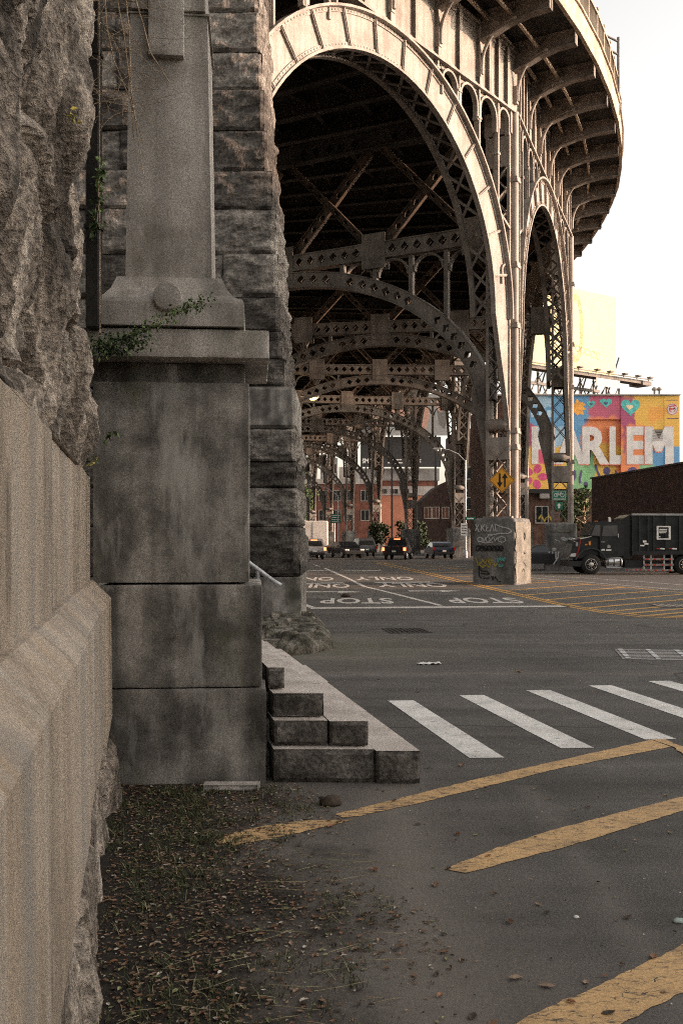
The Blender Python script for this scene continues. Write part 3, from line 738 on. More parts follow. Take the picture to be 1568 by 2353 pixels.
# X bracing of the transverse frames between lower and upper strut
brace_m = mat('sun_brown_brace_paint', (.085,.058,.042), (.05,.035,.027), (.115,.08,.06), scale=1.2, rough=.75, bump=.08, bscale=12, streak=.15)  # base colour browned towards the warm sunlit tone of the braces
def x_brace(w0, w1, broad):
    d = Vector((w1-w0, 0, 18.7-ZS-.5)); Lb = d.length; mb = MB(); n = max(6, int(Lb/.6)); P = [(Lb*i/n, 0) for i in range(n+1)]
    hw = .2 if broad else .13
    mb.perfo(P, hw*2, -.02, .02, .6, [0, n-1, n//2])
    for e in (-hw, hw): mb.box(0, Lb, -.1, .1, e-.02, e+.02)
    u = d.normalized(); off = -.16 if broad else .10
    mb.v = [(w0 + x*u.x - z*u.z, y + off, ZS+.35 + x*u.z + z*u.x) for x, y, z in mb.v]
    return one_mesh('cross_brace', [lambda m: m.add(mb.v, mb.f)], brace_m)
me_xb = []
for i in range(4):
    a, b = GUS[i], GUS[i+1]
    me_xb += [x_brace(b-.35, a+.35, True), x_brace(a+.35, b-.35, False)]
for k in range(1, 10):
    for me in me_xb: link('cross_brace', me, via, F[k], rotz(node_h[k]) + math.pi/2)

# deck: stations along the outer edge, six to a bay
def station(k, u):
    h0, h1 = node_h[k], node_h[k+1]; h = h0 + (h1-h0)*u
    sag = LB*math.tan(R(abs(h0-h1)/2))/4 * 4*u*(1-u)
    p = F[k] + (F[k+1]-F[k])*u
    return p, h, sag
ST = []
F_1 = F[0] - dirv(55)*LB  # unseen extra bay of deck, added only for its shade
for i in range(6): ST.append((F_1 + (F[0]-F_1)*(i/6), 55 - 8.5*i/6, .5*4*(i/6)*(1-i/6)))
for k in range(10):
    for i in range(6): ST.append(station(k, i/6))
ST.append((F[10], -10.5, 0))
def deck_strip(y_out0, y_out1, z0, z1, use_sag=True):
    """solid strip between two offsets (outward positive) along the stations"""
    mb = MB(); V = []
    for p, h, sag in ST:
        o = -inw(h); s_ = sag
        a = p + o*(y_out0 + s_*(y_out0 > 0)); b = p + o*(y_out1 + s_*(y_out1 > 0))
        V += [(a.x, a.y, z0), (b.x, b.y, z0), (b.x, b.y, z1), (a.x, a.y, z1)]
    n = len(ST); fs = []
    for i in range(n-1):
        for j in range(4): fs.append((i*4+j, i*4+(j+1) % 4, i*4+4+(j+1) % 4, i*4+4+j))
    fs += [(0, 1, 2, 3), ((n-1)*4+3, (n-1)*4+2, (n-1)*4+1, (n-1)*4)]
    mb.add(V, fs); return mb
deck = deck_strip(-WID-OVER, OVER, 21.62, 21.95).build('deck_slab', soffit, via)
deck_strip(OVER, OVER+.14, 21.45, 22.35).build('fascia_beam', rail_steel, via)
deck_strip(OVER-.25, OVER+.22, 22.35, 22.43).build('kerb_ledge', rail_steel, via)
deck_strip(OVER-.02, OVER+.12, 23.55, 23.65).build('top_rail', rail_steel, via)
deck_strip(OVER+.02, OVER+.08, 22.55, 22.6).build('bottom_rail', rail_steel, via)
deck_strip(-WID-OVER-.14, -WID-OVER, 21.45, 23.3).build('far_parapet', rail_steel, via)
deck_strip(.02, .12, 21.28, 21.40).build('conduit', rail_steel, via)
deck_strip(.95, 1.05, 21.20, 21.30).build('conduit', rail_steel, via)
def brk(m):
    P = [(0, 21.55), (0, 20.5), (.5, 20.62), (1.1, 20.86), (1.8, 21.0), (OVER-.02, 21.02), (OVER-.02, 21.55)]
    m.prism(P, -.03, .03)
    m.strip(P[1:6], .05, -.17, .17); m.box(0, OVER-.02, -.17, .17, 21.52, 21.6); m.box(OVER-.06, OVER-.02, -.17, .17, 21.0, 21.55)
def knee(m):
    P = [(.16, -.0, 19.3)] + [(.16 + 1.15*(1-math.cos(a)), 0, 19.6 + 1.45*math.sin(a)) for a in [R(9*i) for i in range(11)]]
    m.tube(P, .065, 8); m.lathe([(0, -.11), (.09, -.07), (.11, 0), (.09, .07), (0, .11)], 10, P[-1])
    m.box(-.0, .16, -.1, .1, 19.2, 19.9)
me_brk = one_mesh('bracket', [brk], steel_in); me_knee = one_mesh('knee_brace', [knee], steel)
def floor_b(m):
    m.box(0, WID, -.02, .02, 20.75, 21.6); m.box(0, WID, -.18, .18, 20.7, 20.75)
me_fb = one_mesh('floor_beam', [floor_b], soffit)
for j, (p, h, sag) in enumerate(ST[:-1]):
    o = -inw(h)
    if j < 30:
        b = link('bracket', me_brk, via, p, math.atan2(o.y, o.x), ((OVER+sag)/OVER, 1, 1)); link('knee_brace', me_knee, b)
    link('floor_beam', me_fb, via, p, math.atan2(-o.y, -o.x))
# stringers
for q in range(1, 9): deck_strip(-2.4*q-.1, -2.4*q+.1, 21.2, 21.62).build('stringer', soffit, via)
# parapet fence: a post every station half, fine balusters between
def rail_post(m): m.box(-.05, .05, -.05, .05, 22.43, 23.75); m.box(-.08, .08, -.08, .08, 23.75, 23.82); m.box(-.07, .07, -.07, .07, 22.43, 22.55)
me_rp = one_mesh('rail_post', [rail_post], rail_steel)
bal = MB()
for j in range(0, 34):
    (p0, h0, s0), (p1, h1, s1) = ST[j], ST[j+1]
    a = p0 - inw(h0)*(OVER+.05+s0); b = p1 - inw(h1)*(OVER+.05+s1)
    for u in (0, .5): link('rail_post', me_rp, via, a + (b-a)*u, rotz(h0))
    if j < 26:
        for i in range(26):
            q = a + (b-a)*((i+.5)/26); bal.box(q.x-.015, q.x+.015, q.y-.015, q.y+.015, 22.6, 23.55)
tag(bal.build('baluster_set', rail_steel, via), kind='stuff')

# sign gantry standing up from the parapet
g0 = at(1419, 235, 47)
gan = empty('sign_gantry', (g0.x, g0.y, 22.3), label='thin bare pole with two arms rising above the viaduct railing', cat='pole')
gz = lambda y: at(0, y, 47).z - 22.3
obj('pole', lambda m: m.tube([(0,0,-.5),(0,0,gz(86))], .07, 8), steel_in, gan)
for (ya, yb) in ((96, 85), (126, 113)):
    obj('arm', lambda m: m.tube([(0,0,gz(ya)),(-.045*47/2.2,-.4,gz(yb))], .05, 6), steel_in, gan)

# ------------------------------------------------------------------ stone abutment behind the pedestal
def nz(x, y, z, s=1.0): return noise.noise(Vector((x*s, y*s, z*s)))
def rock_block(w, d, h, amp, seed, nu=9, nv=6, nd=4, edge=.05, two=False):
    """rock-faced block, x 0..w, y 0(front)..d, z 0..h; front and both ends rough, margins drafted"""
    mb = MB()
    def bulge(u, v, k):
        e = min(u*w, (1-u)*w, v*h, (1-v)*h)/h*2; t = min(1, .25 + e/.22)
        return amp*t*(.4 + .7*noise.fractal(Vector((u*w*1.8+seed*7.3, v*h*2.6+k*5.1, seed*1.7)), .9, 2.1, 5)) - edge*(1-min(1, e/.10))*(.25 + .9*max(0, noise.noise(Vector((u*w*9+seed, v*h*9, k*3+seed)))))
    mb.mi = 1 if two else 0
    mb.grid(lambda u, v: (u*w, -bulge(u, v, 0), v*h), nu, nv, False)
    mb.grid(lambda u, v: (w+bulge(u, v, 1), u*d, v*h), nd, nv, False)
    mb.grid(lambda u, v: (-bulge(u, v, 2)*.3, (1-u)*d, v*h), nd, nv, False)
    mb.mi = 0
    mb.grid(lambda u, v: (u*w, v*d, h), nu, nd, False); mb.grid(lambda u, v: (u*w, d, (1-v)*h), 2, 2, False)
    mb.grid(lambda u, v: (u*w, (1-v)*d, 0), 2, 2, False)
    return mb
AB = empty('stone_abutment', (-3, 20.5, 0), label='rock-faced granite abutment of huge blocks carrying the near end of the viaduct', cat='abutment')
def px_right(z):           # right-hand face of the abutment at height z
    T = [(-.1,-.80),(1.2,-.84),(2.6,-.90),(4.15,-.95),(4.7,-1.13),(6.7,-1.27),(8.7,-1.38),(10.1,-1.56),(11.8,-1.66),(15,-1.8)]
    for (a, b), (c, d) in zip(T, T[1:]):
        if a <= z <= c: return b + (d-b)*(z-a)/(c-a)
    return T[-1][1]
joints = [1440,1325,1210,1120,1060,985,887,822,760,680,580,475,385,290,195,105,12,-85,-180]
zj = [at(0, y, 20.5).z for y in joints]; zj[0] = .05
rs = random.Random(3)
for c_i in range(len(zj)-1):
    z0, z1 = zj[c_i], zj[c_i+1]; zz = (z0+z1)/2; xr = px_right(zz)
    cap = c_i == 5
    if cap: xr = -.93
    x = xr; first = True
    while x > -8.5:
        w = rs.choice([1.9, 1.15, 2.4, 1.5]) if not cap else 1.4
        if c_i == 0: w = 1.0 if first else 1.6
        yf = 20.5 + rs.uniform(-.05, .06) + (zz*.02) + (-.12 if cap else 0)
        d_ = 3.2 if first else 1.0
        if cap or c_i == 0:
            mb = MB(); mb.bbox(0, w-.012, 0, d_, 0, z1-z0-.015, .07 if cap else .02)
        else:
            mb = rock_block(w-.012, d_, z1-z0-.012, .15, rs.random()*50, 26, 14, 14)
        ml = rockface_pale if (not cap and c_i > 0 and rs.random() < .33) else (granite_dirty if cap or c_i == 0 else rockface)
        o = mb.build('stone', ml, AB, (x-w+3, yf-20.5, z0+.01)); x -= w; first = False
obj('core', lambda m: m.prism([(-8.6+3, .5), (-2.35+3, .5), (-3.1+3, 7.3), (-8.6+3, 7.3)], 0, 21.2, lambda a, b, c: (a, b, c)), granite_dirty, AB)

# crumbled footing in front of the abutment
def foot(u, v):
    Yq = 15.75 + 5.0*v
    T = [(15.7, -.95), (16.1, -.45), (16.8, -.12), (18.5, -.18), (20.9, -.40)]
    xb = T[-1][1]
    for (a, b), (c, d) in zip(T, T[1:]):
        if a <= Yq <= c: xb = b + (d-b)*(Yq-a)/(c-a); break
    X = -2.0 + (xb+2.0)*u + .07*nz(0, Yq, 7, 2.5)*u
    e = min((xb-X)/.22, (Yq-15.75)/.3, 1.0); e = max(0, e)
    q = Vector((X*3.2, Yq*1.3, 2.0)); d_, pt = noise.voronoi(q)
    h_ = (.30 + .11*nz(pt[0].x, pt[0].y, 5, 3.1) - .06*max(0, 1-(d_[1]-d_[0])/.10))*e**.55 + .02*nz(X, Yq, 1, 9)
    return (X, Yq + .05*nz(X, Yq, 4, 5), max(-.04, h_) if (e > .01 and u < .995) else -.06)
mb = MB(); mb.grid(foot, 60, 90, False); tag(mb.build('rubble_footing', rubble_m), 'mossy crumbled concrete footing at the base of the abutment', 'footing')

# ------------------------------------------------------------------ pedestal at the wall end
PY = 7.62
def pX(x): return (x-CXP)/FPX*PY
def pZ(y): return EYE - (y-HY)/FPX*PY
PED = empty('pedestal', (pX(388), PY, 0), R(5.0), label='tall granite pedestal with moulded base and tapering shaft', cat='pedestal')
x0 = pX(388)
def ped_box(name, xa, xb, ya, yb, front, m, b=.02, depth=1.15):
    return obj(name, lambda k: k.chip(pX(xa)-x0, pX(xb)-x0, front, front+depth, pZ(yb), pZ(ya), max(b, .012), .02, xa*.1), m, PED)
ped_box('plinth', 236, 610, 1585, 1812, .02, granite_dirty, .015)
ped_box('plinth', 226, 601, 1345, 1583, .05, granite_dirty, .035)
ped_box('die', 211, 571, 872, 1340, .12, granite_dirty, .015)
ped_box('neck', 222, 561, 824, 870, .20, granite_dirty, .008)
ped_box('cornice_slab', 130, 617, 758, 823, -.06, granite, .02, 1.3)
# moulded base: profile swept round by scaling
def moulded(m):
    prof = [(1.0, 753), (1.0, 700), (.975, 690), (.93, 688), (.85, 678), (.77, 660), (.72, 640), (.70, 631)]
    hw = pX(560)-x0; V = []
    for s_, y in prof:
        a = hw*s_; z = pZ(y); f_ = .30 - (a-hw*.70) - .22
        V += [(-a, f_, z), (a, f_, z), (a, 1.05, z), (-a, 1.05, z)]
    m.add(V, [(i*4+j, i*4+(j+1) % 4, i*4+4+(j+1) % 4, i*4+4+j) for i in range(len(prof)-1) for j in range(4)] + [(0, 1, 2, 3), tuple(range(len(prof)*4-4, len(prof)*4))])
obj('moulded_base', moulded, granite, PED)
obj('round_boss', lambda m: m.lathe([(0, -.03), (.098, -.03), (.106, -.02), (.106, .2), (0, .2)], 28, (0, -.118, pZ(690)), 'y'), granite, PED)
def shaft(m):
    V = []
    for (xa, xb, y) in ((286, 485, 630), (291, 479, 300), (297, 474, 18)):
        V += [(pX(xa)-x0, .10, pZ(y)), (pX(xb)-x0, .10, pZ(y)), (pX(xb)-x0, .95, pZ(y)), (pX(xa)-x0, .95, pZ(y))]
    m.add(V, [(i*4+j, i*4+(j+1) % 4, i*4+4+(j+1) % 4, i*4+4+j) for i in range(2) for j in range(4)] + [(0, 1, 2, 3), (8, 9, 10, 11)])
obj('shaft', shaft, granite, PED)
ped_box('raised_panel', 340, 421, -40, 122, .03, granite, .015, .2)
ped_box('shaft_band', 292, 480, 14, 20, .085, granite, .004, .9)
ped_box('shaft_cap', 300, 470, -90, 13, .06, granite, .015, .9)

# dark post added for the shaded gap beside the shaft; thin pale cable on it
dp = empty('shade_post', (pX(228), 7.42, 3.3), label='dark post standing in for the shaded gap between rock and pedestal, with a pale cable', cat='shade_post')
obj('pipe', lambda m: m.bbox(-.055, .05, 0, .1, pZ(765)-3.3, 4.2, .012), gap_shade_m, dp)  # near-black strip in place of the shaded gap
obj('cable', lambda m: m.tube([(.058, -.01, .0), (.056, -.012, 1.2), (.05, -.01, 2.4), (.046, -.01, 4.2)], .005, 5), twig_m, dp)
for z in (.9, 2.2): obj('shade_post_clip', lambda m: m.box(-.065, .06, -.008, .1, z, z+.03), black_metal, dp)

# pipe handrail of the stair behind the pedestal
hr = empty('handrail', at(592, 1500, 9.3), label='grey pipe handrail sloping down behind the pedestal', cat='handrail')
b_ = at(592, 1500, 9.3)
obj('rail_pipe', lambda m: m.tube([at(540,1264,9.3)-b_, at(571,1292,9.3)-b_, at(630,1336,9.3)-b_, at(646,1345,9.3)-b_], .021, 10), galv, hr)
obj('rail_post', lambda m: m.tube([at(592,1307,9.3)-b_, (0, 0, -b_.z)], .019, 10), galv, hr)

# granite steps falling towards the road
hd = R(-12.0); sd = Vector((math.sin(hd), math.cos(hd), 0))
STEPS = empty('stone_steps', (0, 7.65, 0), label='rough granite block steps descending to the road beside the pedestal', cat='steps')
def step_block(xa, xb, ya, z0, z1, ln, seed, rough=.045):
    """block with a rough front end, running back along the street direction"""
    mb = rock_block(xb-xa-.012, ln, z1-z0-.008, rough, seed, 16, 7, 6, .03, True)
    mb.v = [(x + (y*math.tan(hd) if y > 0 else 0), y, z) for x, y, z in mb.v]
    return mb.build('step_block', [granite_step, step_rough], STEPS, (xa, ya-7.65, z0))
s7 = 299.0
SX = lambda x: (x-CXP)/s7
step_block(SX(628), SX(863), 7.70, 0, .262, 1.9, 1); step_block(SX(864), SX(968), 7.66, 0, .258, 1.7, 2)
step_block(SX(626), SX(755), 7.82, .265, .462, 1.8, 3); step_block(SX(757), SX(850), 7.80, .262, .46, 2.0, 4)
step_block(SX(621), SX(745), 7.95, .466, .655, 2.2, 5); step_block(SX(604), SX(648), 8.15, .66, .835, 1.4, 6)
# further lengths of each step, laid end to end behind the first blocks
for (xe, z0, z1, y0, w) in ((968, 0, .258, 7.66, .42), (850, .262, .46, 7.80, .42), (745, .466, .655, 7.95, .42), (648, .66, .835, 8.15, .35)):
    y = y0 + (1.7 if xe == 968 else 2.0 if xe == 850 else 2.2 if xe == 745 else 1.4); i = 0
    while y < 14.4:
        ln = [1.9, 1.5, 2.2, 1.7][(i + int(z0*10)) % 4]; xr = SX(xe) + (y-y0)*math.tan(hd) + [0, .02, -.015, .01][i % 4]
        step_block(xr-w, xr, y + .012, z0, z1, min(ln, 14.6-y), 10+i+xe*.01, .02); y += ln; i += 1
mb = MB()   # fill under the treads
for (xe, z1, y0) in ((850, .2, 7.95), (745, .42, 8.05), (648, .62, 8.2), (604, .8, 8.3)):
    x_ = SX(xe)-.02
    mb.add([(x_-.9, y0-7.65, 0), (x_, y0-7.65, 0), (x_+6.2*math.tan(hd), y0-7.65+6.2, 0), (x_-.9+6.2*math.tan(hd), y0-7.65+6.2, 0),
            (x_-.9, y0-7.65, z1), (x_, y0-7.65, z1), (x_+6.2*math.tan(hd), y0-7.65+6.2, z1), (x_-.9+6.2*math.tan(hd), y0-7.65+6.2, z1)],
           [(0,3,2,1),(4,5,6,7),(0,1,5,4),(1,2,6,5),(2,3,7,6),(3,0,4,7)])
tag(mb.build('step_fill', granite_dirty, STEPS), kind='stuff')
kb = rock_block(.42, .12, .06, .01, 9, 6, 2, 2).build('kerb_stone', granite)
kb.location = (SX(475), 7.42, -.015); tag(kb, 'flat pale stone half buried at the foot of the pedestal', 'stone')

# ------------------------------------------------------------------ retaining wall and cliff on the left
wh = R(-11.25); wd = Vector((math.sin(wh), math.cos(wh), 0)); wnrm = Vector((math.cos(wh), -math.sin(wh), 0))   # along, and out towards the road
W0 = Vector((-1.96, 7.8, 0))
def wp(s, o, z): return W0 + wd*(s-7.8) + wnrm*o + Vector((0, 0, z))     # s ~ distance ahead, o = proud of the upper face
WALL = empty('retaining_wall', wp(4, 0, 0), label='weathered tan concrete retaining wall with a chamfered lower course', cat='wall')
wb = wp(4, 0, 0)
PAN = [-1, 4.4, 6.3, 9]; PO = [.0, -.018, .0]
def pan(s):                                              # shallow steps and open joints between cast panels
    for a, b, c_ in zip(PAN, PAN[1:], PO):
        if a <= s < b: return c_ - (.012 if s-a < .02 else 0)
    return 0
def wall_upper(m):
    def fn(u, v):
        s = -1 + 8.75*u; z = 1.5 + .86*v
        o = pan(s) + .003*nz(s, 0, z, .8)
        return wp(s, o, z + .03*nz(s, 9, 0, 2.5)*(v > .98)) - wb
    m.grid(fn, 520, 14, False)
    for a, b in ((-1, 7.75),):
        P = [wp(a, 0, 2.36), wp(b, 0, 2.36), wp(b, -.5, 2.3), wp(a, -.5, 2.3)]; m.add([p-wb for p in P], [(0, 1, 2, 3)])
obj('upper_wall', wall_upper, wall_m, WALL)
def wall_lower(m):
    prof = [(0.0, 1.562), (.028, 1.560), (.034, 1.552), (.152, 1.440), (.160, 1.425), (.165, 1.0), (.17, .54), (.10, .50)]
    def fn(u, v):
        s = -1 + 8.72*u; t = v*(len(prof)-1); i = min(int(t), len(prof)-2); f_ = t-i
        o = prof[i][0] + (prof[i+1][0]-prof[i][0])*f_; z = prof[i][1] + (prof[i+1][1]-prof[i][1])*f_
        chip = -.10*max(0, nz(s, 2, 0, 7)-.34)*(i in (1, 3))
        o += pan(s) + .003*nz(s, 1, z, .8) + chip
        return wp(s, o, z + .02*nz(s, 4, 0, 3)*(v > .95)) - wb
    m.grid(fn, 520, 35, False)
obj('lower_wall', wall_lower, wall_m, WALL)
ROCKB = wp(4, .2, 0)
def fract(s, z, a):
    """fracture planes: each voronoi block of rock sits at its own depth, with open cracks between"""
    q = Vector((s*1.9 + .5*z, z*.75 - .35*s, 3.0)); d, pts = noise.voronoi(q)
    e = d[1]-d[0]; off = nz(pts[0].x, pts[0].y, pts[0].z, 3.7)
    tilt = (q.x-pts[0].x)*nz(pts[0].x, 9, pts[0].y, 2.3)
    return a*(1.6*off + 1.4*tilt) - a*1.5*max(0, 1-e/.07)
def rock_foot(u, v):
    s = -1 + 8.9*u; z = -.08 + .72*v
    f_ = noise.fractal(Vector((s*1.7, z*.9 + s*.5, 4)), 1, 2, 5)
    o = .13 + .05*(1-v) + .06*f_ - .16*max(0, v-.72)/.28 + fract(s, z, .045)
    return wp(s, o, z) - ROCKB
obj_r = obj('bedrock_footing', lambda m: m.grid(rock_foot, 260, 50, False), cliff_m, None, ROCKB); tag(obj_r, 'brown bedrock bulging out under the concrete wall', 'rock')
def cliff(u, v):
    s = -1.5 + 9.2*u; z = 2.22 + 7.5*v
    w_ = .5*nz(s, 0, z, .45) + .15*nz(s, 4, z, 1.6)
    q = Vector(((s + w_)*1.5, z*.33 + .2*s, 1.0))
    r1 = noise.ridged_multi_fractal(q, .9, 2.2, 5, 1.0, 2.0)              # vertical foliation
    f_ = noise.fractal(Vector((s*2.2, z*1.0, 7)), .8, 2.1, 6)
    pock = max(0, noise.fractal(Vector(((s+w_)*1.3, z*.55, 21)), 1, 2, 3) - .22)
    o = -.30 + .10*r1 + .13*f_ + .20*nz(s, 0, z, .55) - .55*pock + .07*nz(s + w_, 2, z*.30, 5) + .012*nz(s, 3, z, 16) + fract(s + .3*w_, z, .085)
    o += .10*min(1, z/6)
    o -= .9*max(0, (s-7.25)/.45)**2                      # rounds off at the far end
    if v < .06: o = o*(v/.06) + (-.06)*(1-v/.06)
    return wp(s + .12*nz(s, 5, z, .8), o, z)
mb = MB(); mb.grid(cliff, 330, 260, False)
cl = tag(mb.build('rock_cliff', cliff_m, None), 'rugged brown rock face rising above the concrete wall', 'cliff')
# quartz-pale veins: thin slabs of lighter rock standing in the face
# unseen ground behind the cliff, extended along the viaduct to darken its inside
def shade_hill(u, v):
    b = -25 + 200*v
    if b < 8: lim = -2.6
    elif b < 24: lim = -8.6
    else:
        j = min(range(11), key=lambda i: abs(G[i].y - b)); i0 = max(0, min(9, j if G[j].y <= b else j-1)); t_ = (b-G[i0].y)/(G[i0+1].y-G[i0].y)
        lim = min(-8.6, G[i0].x + (G[i0+1].x-G[i0].x)*max(-1, min(1.5, t_))) - 5.0
    hz = (11.0 + 6*nz(0, b, 3, .05))*min(1, u*12) + 8*u + 1.5*nz(u*70, b, 0, .12)
    return (lim - 60*u + .8*nz(u*60, b, 5, .2), b, hz - .3)
mb = MB(); mb.grid(shade_hill, 40, 90); tag(mb.build('shade_hill', cliff_m), kind='structure')

# ------------------------------------------------------------------ buildings
brick_dark = mat('dark_brick', (.042,.026,.022), (.028,.017,.015), (.06,.036,.03), scale=2, rough=.9, bump=.3, bscale=12, fine=.12, streak=.2)
brick_brown = mat('brown_brick', (.085,.05,.038), (.06,.034,.027), (.115,.068,.05), scale=2, rough=.9, bump=.3, bscale=12, fine=.12, streak=.2)
brick_red = mat('red_brick', (.15,.062,.045), (.11,.046,.034), (.19,.08,.058), scale=.8, rough=.9, bump=.2, bscale=6, fine=.08, streak=.15)
terra = mat('terracotta_render', (.40,.185,.12), (.35,.16,.105), (.44,.21,.14), scale=.5, rough=.85, bump=.1, fine=.05, streak=.12)
grey_clad = mat('grey_cladding', (.34,.33,.31), (.27,.26,.25), (.4,.39,.37), scale=.5, rough=.7, bump=.1, streak=.2)
silver_clad = mat('silver_cladding', (.25,.25,.25), (.2,.2,.2), (.3,.3,.3), scale=.5, rough=.5, bump=.1, streak=.15)
board_dark = mat('dark_billboard_print', (.045,.045,.047), bump=0)
board_yel = mat('pale_yellow_billboard', (.47,.43,.22), (.45,.41,.21), (.49,.45,.24), scale=.3, rough=.6, bump=0, fine=.03)
board_faint = mat('faint_billboard_print', (.44,.33,.17), bump=0, fine=.03)
board_blue = mat('blue_billboard_print', (.08,.25,.55), (.05,.16,.4), (.2,.45,.7), scale=1.2, bump=0)
roof_dark = mat('tar_roof', (.05,.048,.045), bump=.1)

def block(name, x0, x1, y0, y1, z1, m, parent, z0=0): return obj(name, lambda k: k.box(x0, x1, y0, y1, z0, z1), m, parent)
def windows(parent, xs_, zs_, y, w, h, gm=None, frame=True):
    for z in zs_:
        for x in xs_:
            f_ = obj('window', lambda k: [k.box(x-w/2-.08, x+w/2+.08, y-.06, y-.001, z-.1, z-.0), k.box(x-w/2-.08, x+w/2+.08, y-.06, y-.001, z+h, z+h+.08),
                     k.box(x-w/2-.08, x-w/2, y-.06, y-.001, z, z+h), k.box(x+w/2, x+w/2+.08, y-.06, y-.001, z, z+h), k.box(x-.03, x+.03, y-.05, y-.001, z, z+h)], grey_clad, parent)
            obj('pane', lambda k: k.box(x-w/2, x+w/2, y-.02, y-.001, z, z+h), gm or glass_dark, f_)

# --- mural building
MY = 95.0
mX = lambda x: (x-CXP)/FPX*MY
mZ = lambda y: EYE - (y-HY)/FPX*MY
cX = lambda c: mX(1190 + .241*c); cZ = lambda c: mZ(888.4 + .241*c)      # from a close-up of the mural
def mural_material():
    m = bpy.data.materials.new('mural_paint'); m.use_nodes = True; nt = m.node_tree; N = nt.nodes; L = nt.links
    b = N['Principled BSDF']; b.inputs['Roughness'].default_value = .8
    g = N.new('ShaderNodeNewGeometry')
    n = N.new('ShaderNodeTexNoise'); n.inputs['Scale'].default_value = .9; n.inputs['Detail'].default_value = 4; L.new(g.outputs['Position'], n.inputs[0])
    wv = N.new('ShaderNodeVectorMath'); wv.operation = 'MULTIPLY_ADD'; L.new(n.outputs['Color'], wv.inputs[0]); wv.inputs[1].default_value = (1.3, 0, 1.3); L.new(g.outputs['Position'], wv.inputs[2])
    cur = None
    blue, lblue, pink, mag, orange, yel, green = (.14,.36,.62), (.38,.58,.76), (.52,.13,.21), (.42,.10,.2), (.85,.30,.13), (.80,.50,.11), (.28,.55,.29)
    Z = [(1250,250,420,330,yel), (250,200,480,260,blue), (180,130,90,60,lblue), (270,170,60,45,lblue), (300,470,160,90,lblue),(560,420,110,260,blue), (840,190,170,150,pink), (1040,420,75,330,mag), (800,480,190,190,orange),
         (1120,620,110,260,orange), (85,480,70,140,mag), (180,800,240,220,yel), (240,640,80,90,(.7,.12,.22)), (820,730,170,190,yel), (600,800,130,210,green), (1260,730,110,80,green), (1450,680,170,110,blue), (1010,780,70,120,orange), (1310,260,80,60,(.86,.42,.1))]
    for cx_, cy_, rx, ry, c_ in Z:
        rgb = N.new('ShaderNodeRGB'); rgb.outputs[0].default_value = (*c_, 1)
        if cur is None: cur = rgb.outputs[0]; continue
        s = N.new('ShaderNodeVectorMath'); s.operation = 'SUBTRACT'; L.new(wv.outputs[0], s.inputs[0]); s.inputs[1].default_value = (cX(cx_)+.65, 0, cZ(cy_)+.65)
        k = N.new('ShaderNodeVectorMath'); k.operation = 'MULTIPLY'; L.new(s.outputs[0], k.inputs[0]); k.inputs[1].default_value = (1/(rx*.241/FPX*MY), 0, 1/(ry*.241/FPX*MY))
        ab = N.new('ShaderNodeVectorMath'); ab.operation = 'ABSOLUTE'; L.new(k.outputs[0], ab.inputs[0])
        sp = N.new('ShaderNodeSeparateXYZ'); L.new(ab.outputs[0], sp.inputs[0])
        p1 = N.new('ShaderNodeMath'); p1.operation = 'POWER'; L.new(sp.outputs[0], p1.inputs[0]); p1.inputs[1].default_value = 3.5
        p2 = N.new('ShaderNodeMath'); p2.operation = 'POWER'; L.new(sp.outputs[2], p2.inputs[0]); p2.inputs[1].default_value = 3.5
        ad = N.new('ShaderNodeMath'); ad.operation = 'ADD'; L.new(p1.outputs[0], ad.inputs[0]); L.new(p2.outputs[0], ad.inputs[1])
        r = N.new('ShaderNodeMapRange'); r.inputs['From Min'].default_value = 1.35; r.inputs['From Max'].default_value = .7; L.new(ad.outputs[0], r.inputs[0])
        mx = N.new('ShaderNodeMixRGB'); L.new(r.outputs[0], mx.inputs[0]); L.new(cur, mx.inputs[1]); L.new(rgb.outputs[0], mx.inputs[2]); cur = mx.outputs[0]
    # brick courses showing faintly through the paint
    br = N.new('ShaderNodeTexBrick'); br.inputs['Scale'].default_value = 1; br.inputs['Brick Width'].default_value = .42; br.inputs['Row Height'].default_value = .16; br.inputs['Mortar Size'].default_value = .02
    br.inputs['Color1'].default_value = (1, 1, 1, 1); br.inputs['Color2'].default_value = (.93, .93, .93, 1); br.inputs['Mortar'].default_value = (.78, .78, .78, 1)
    mp = N.new('ShaderNodeMapping'); mp.inputs['Rotation'].default_value = (R(-90), 0, 0); L.new(g.outputs['Position'], mp.inputs[0]); L.new(mp.outputs[0], br.inputs[0])
    mu = N.new('ShaderNodeMixRGB'); mu.blend_type = 'MULTIPLY'; mu.inputs[0].default_value = 1; L.new(cur, mu.inputs[1]); L.new(br.outputs[0], mu.inputs[2])
    L.new(mu.outputs[0], b.inputs['Base Color']); return m
mural = mural_material()
MU = empty('mural_building', (mX(1380), MY, 0), label='brick building with a bright mural spelling HARLEM across its side', cat='building')
ox = mX(1380)
def mpart(name, fn, m): return obj(name, fn, m, MU)
mpart('wall', lambda k: k.box(mX(1130)-ox, mX(1559)-ox, .35, 16, 0, mZ(909)), brick_brown)
mpart('mural_panel', lambda k: k.box(cX(40)-ox, cX(622)-ox, 0, .345, mZ(1123), cZ(84)), mural)
mpart('mural_panel', lambda k: k.box(cX(622.5)-ox, cX(974.5)-ox, .0, .345, cZ(310), cZ(84)), mural)
mpart('mural_panel', lambda k: k.box(cX(622.5)-ox, cX(974.5)-ox, .27, .345, mZ(1123), cZ(310.5)), mural)
mpart('mural_panel', lambda k: k.box(cX(975)-ox, cX(1384)-ox, -.05, .345, mZ(1140), cZ(86)), mural)
mpart('mural_panel', lambda k: k.box(cX(1384.5)-ox, cX(1531)-ox, -.07, .345, mZ(1140), cZ(88)), mural)
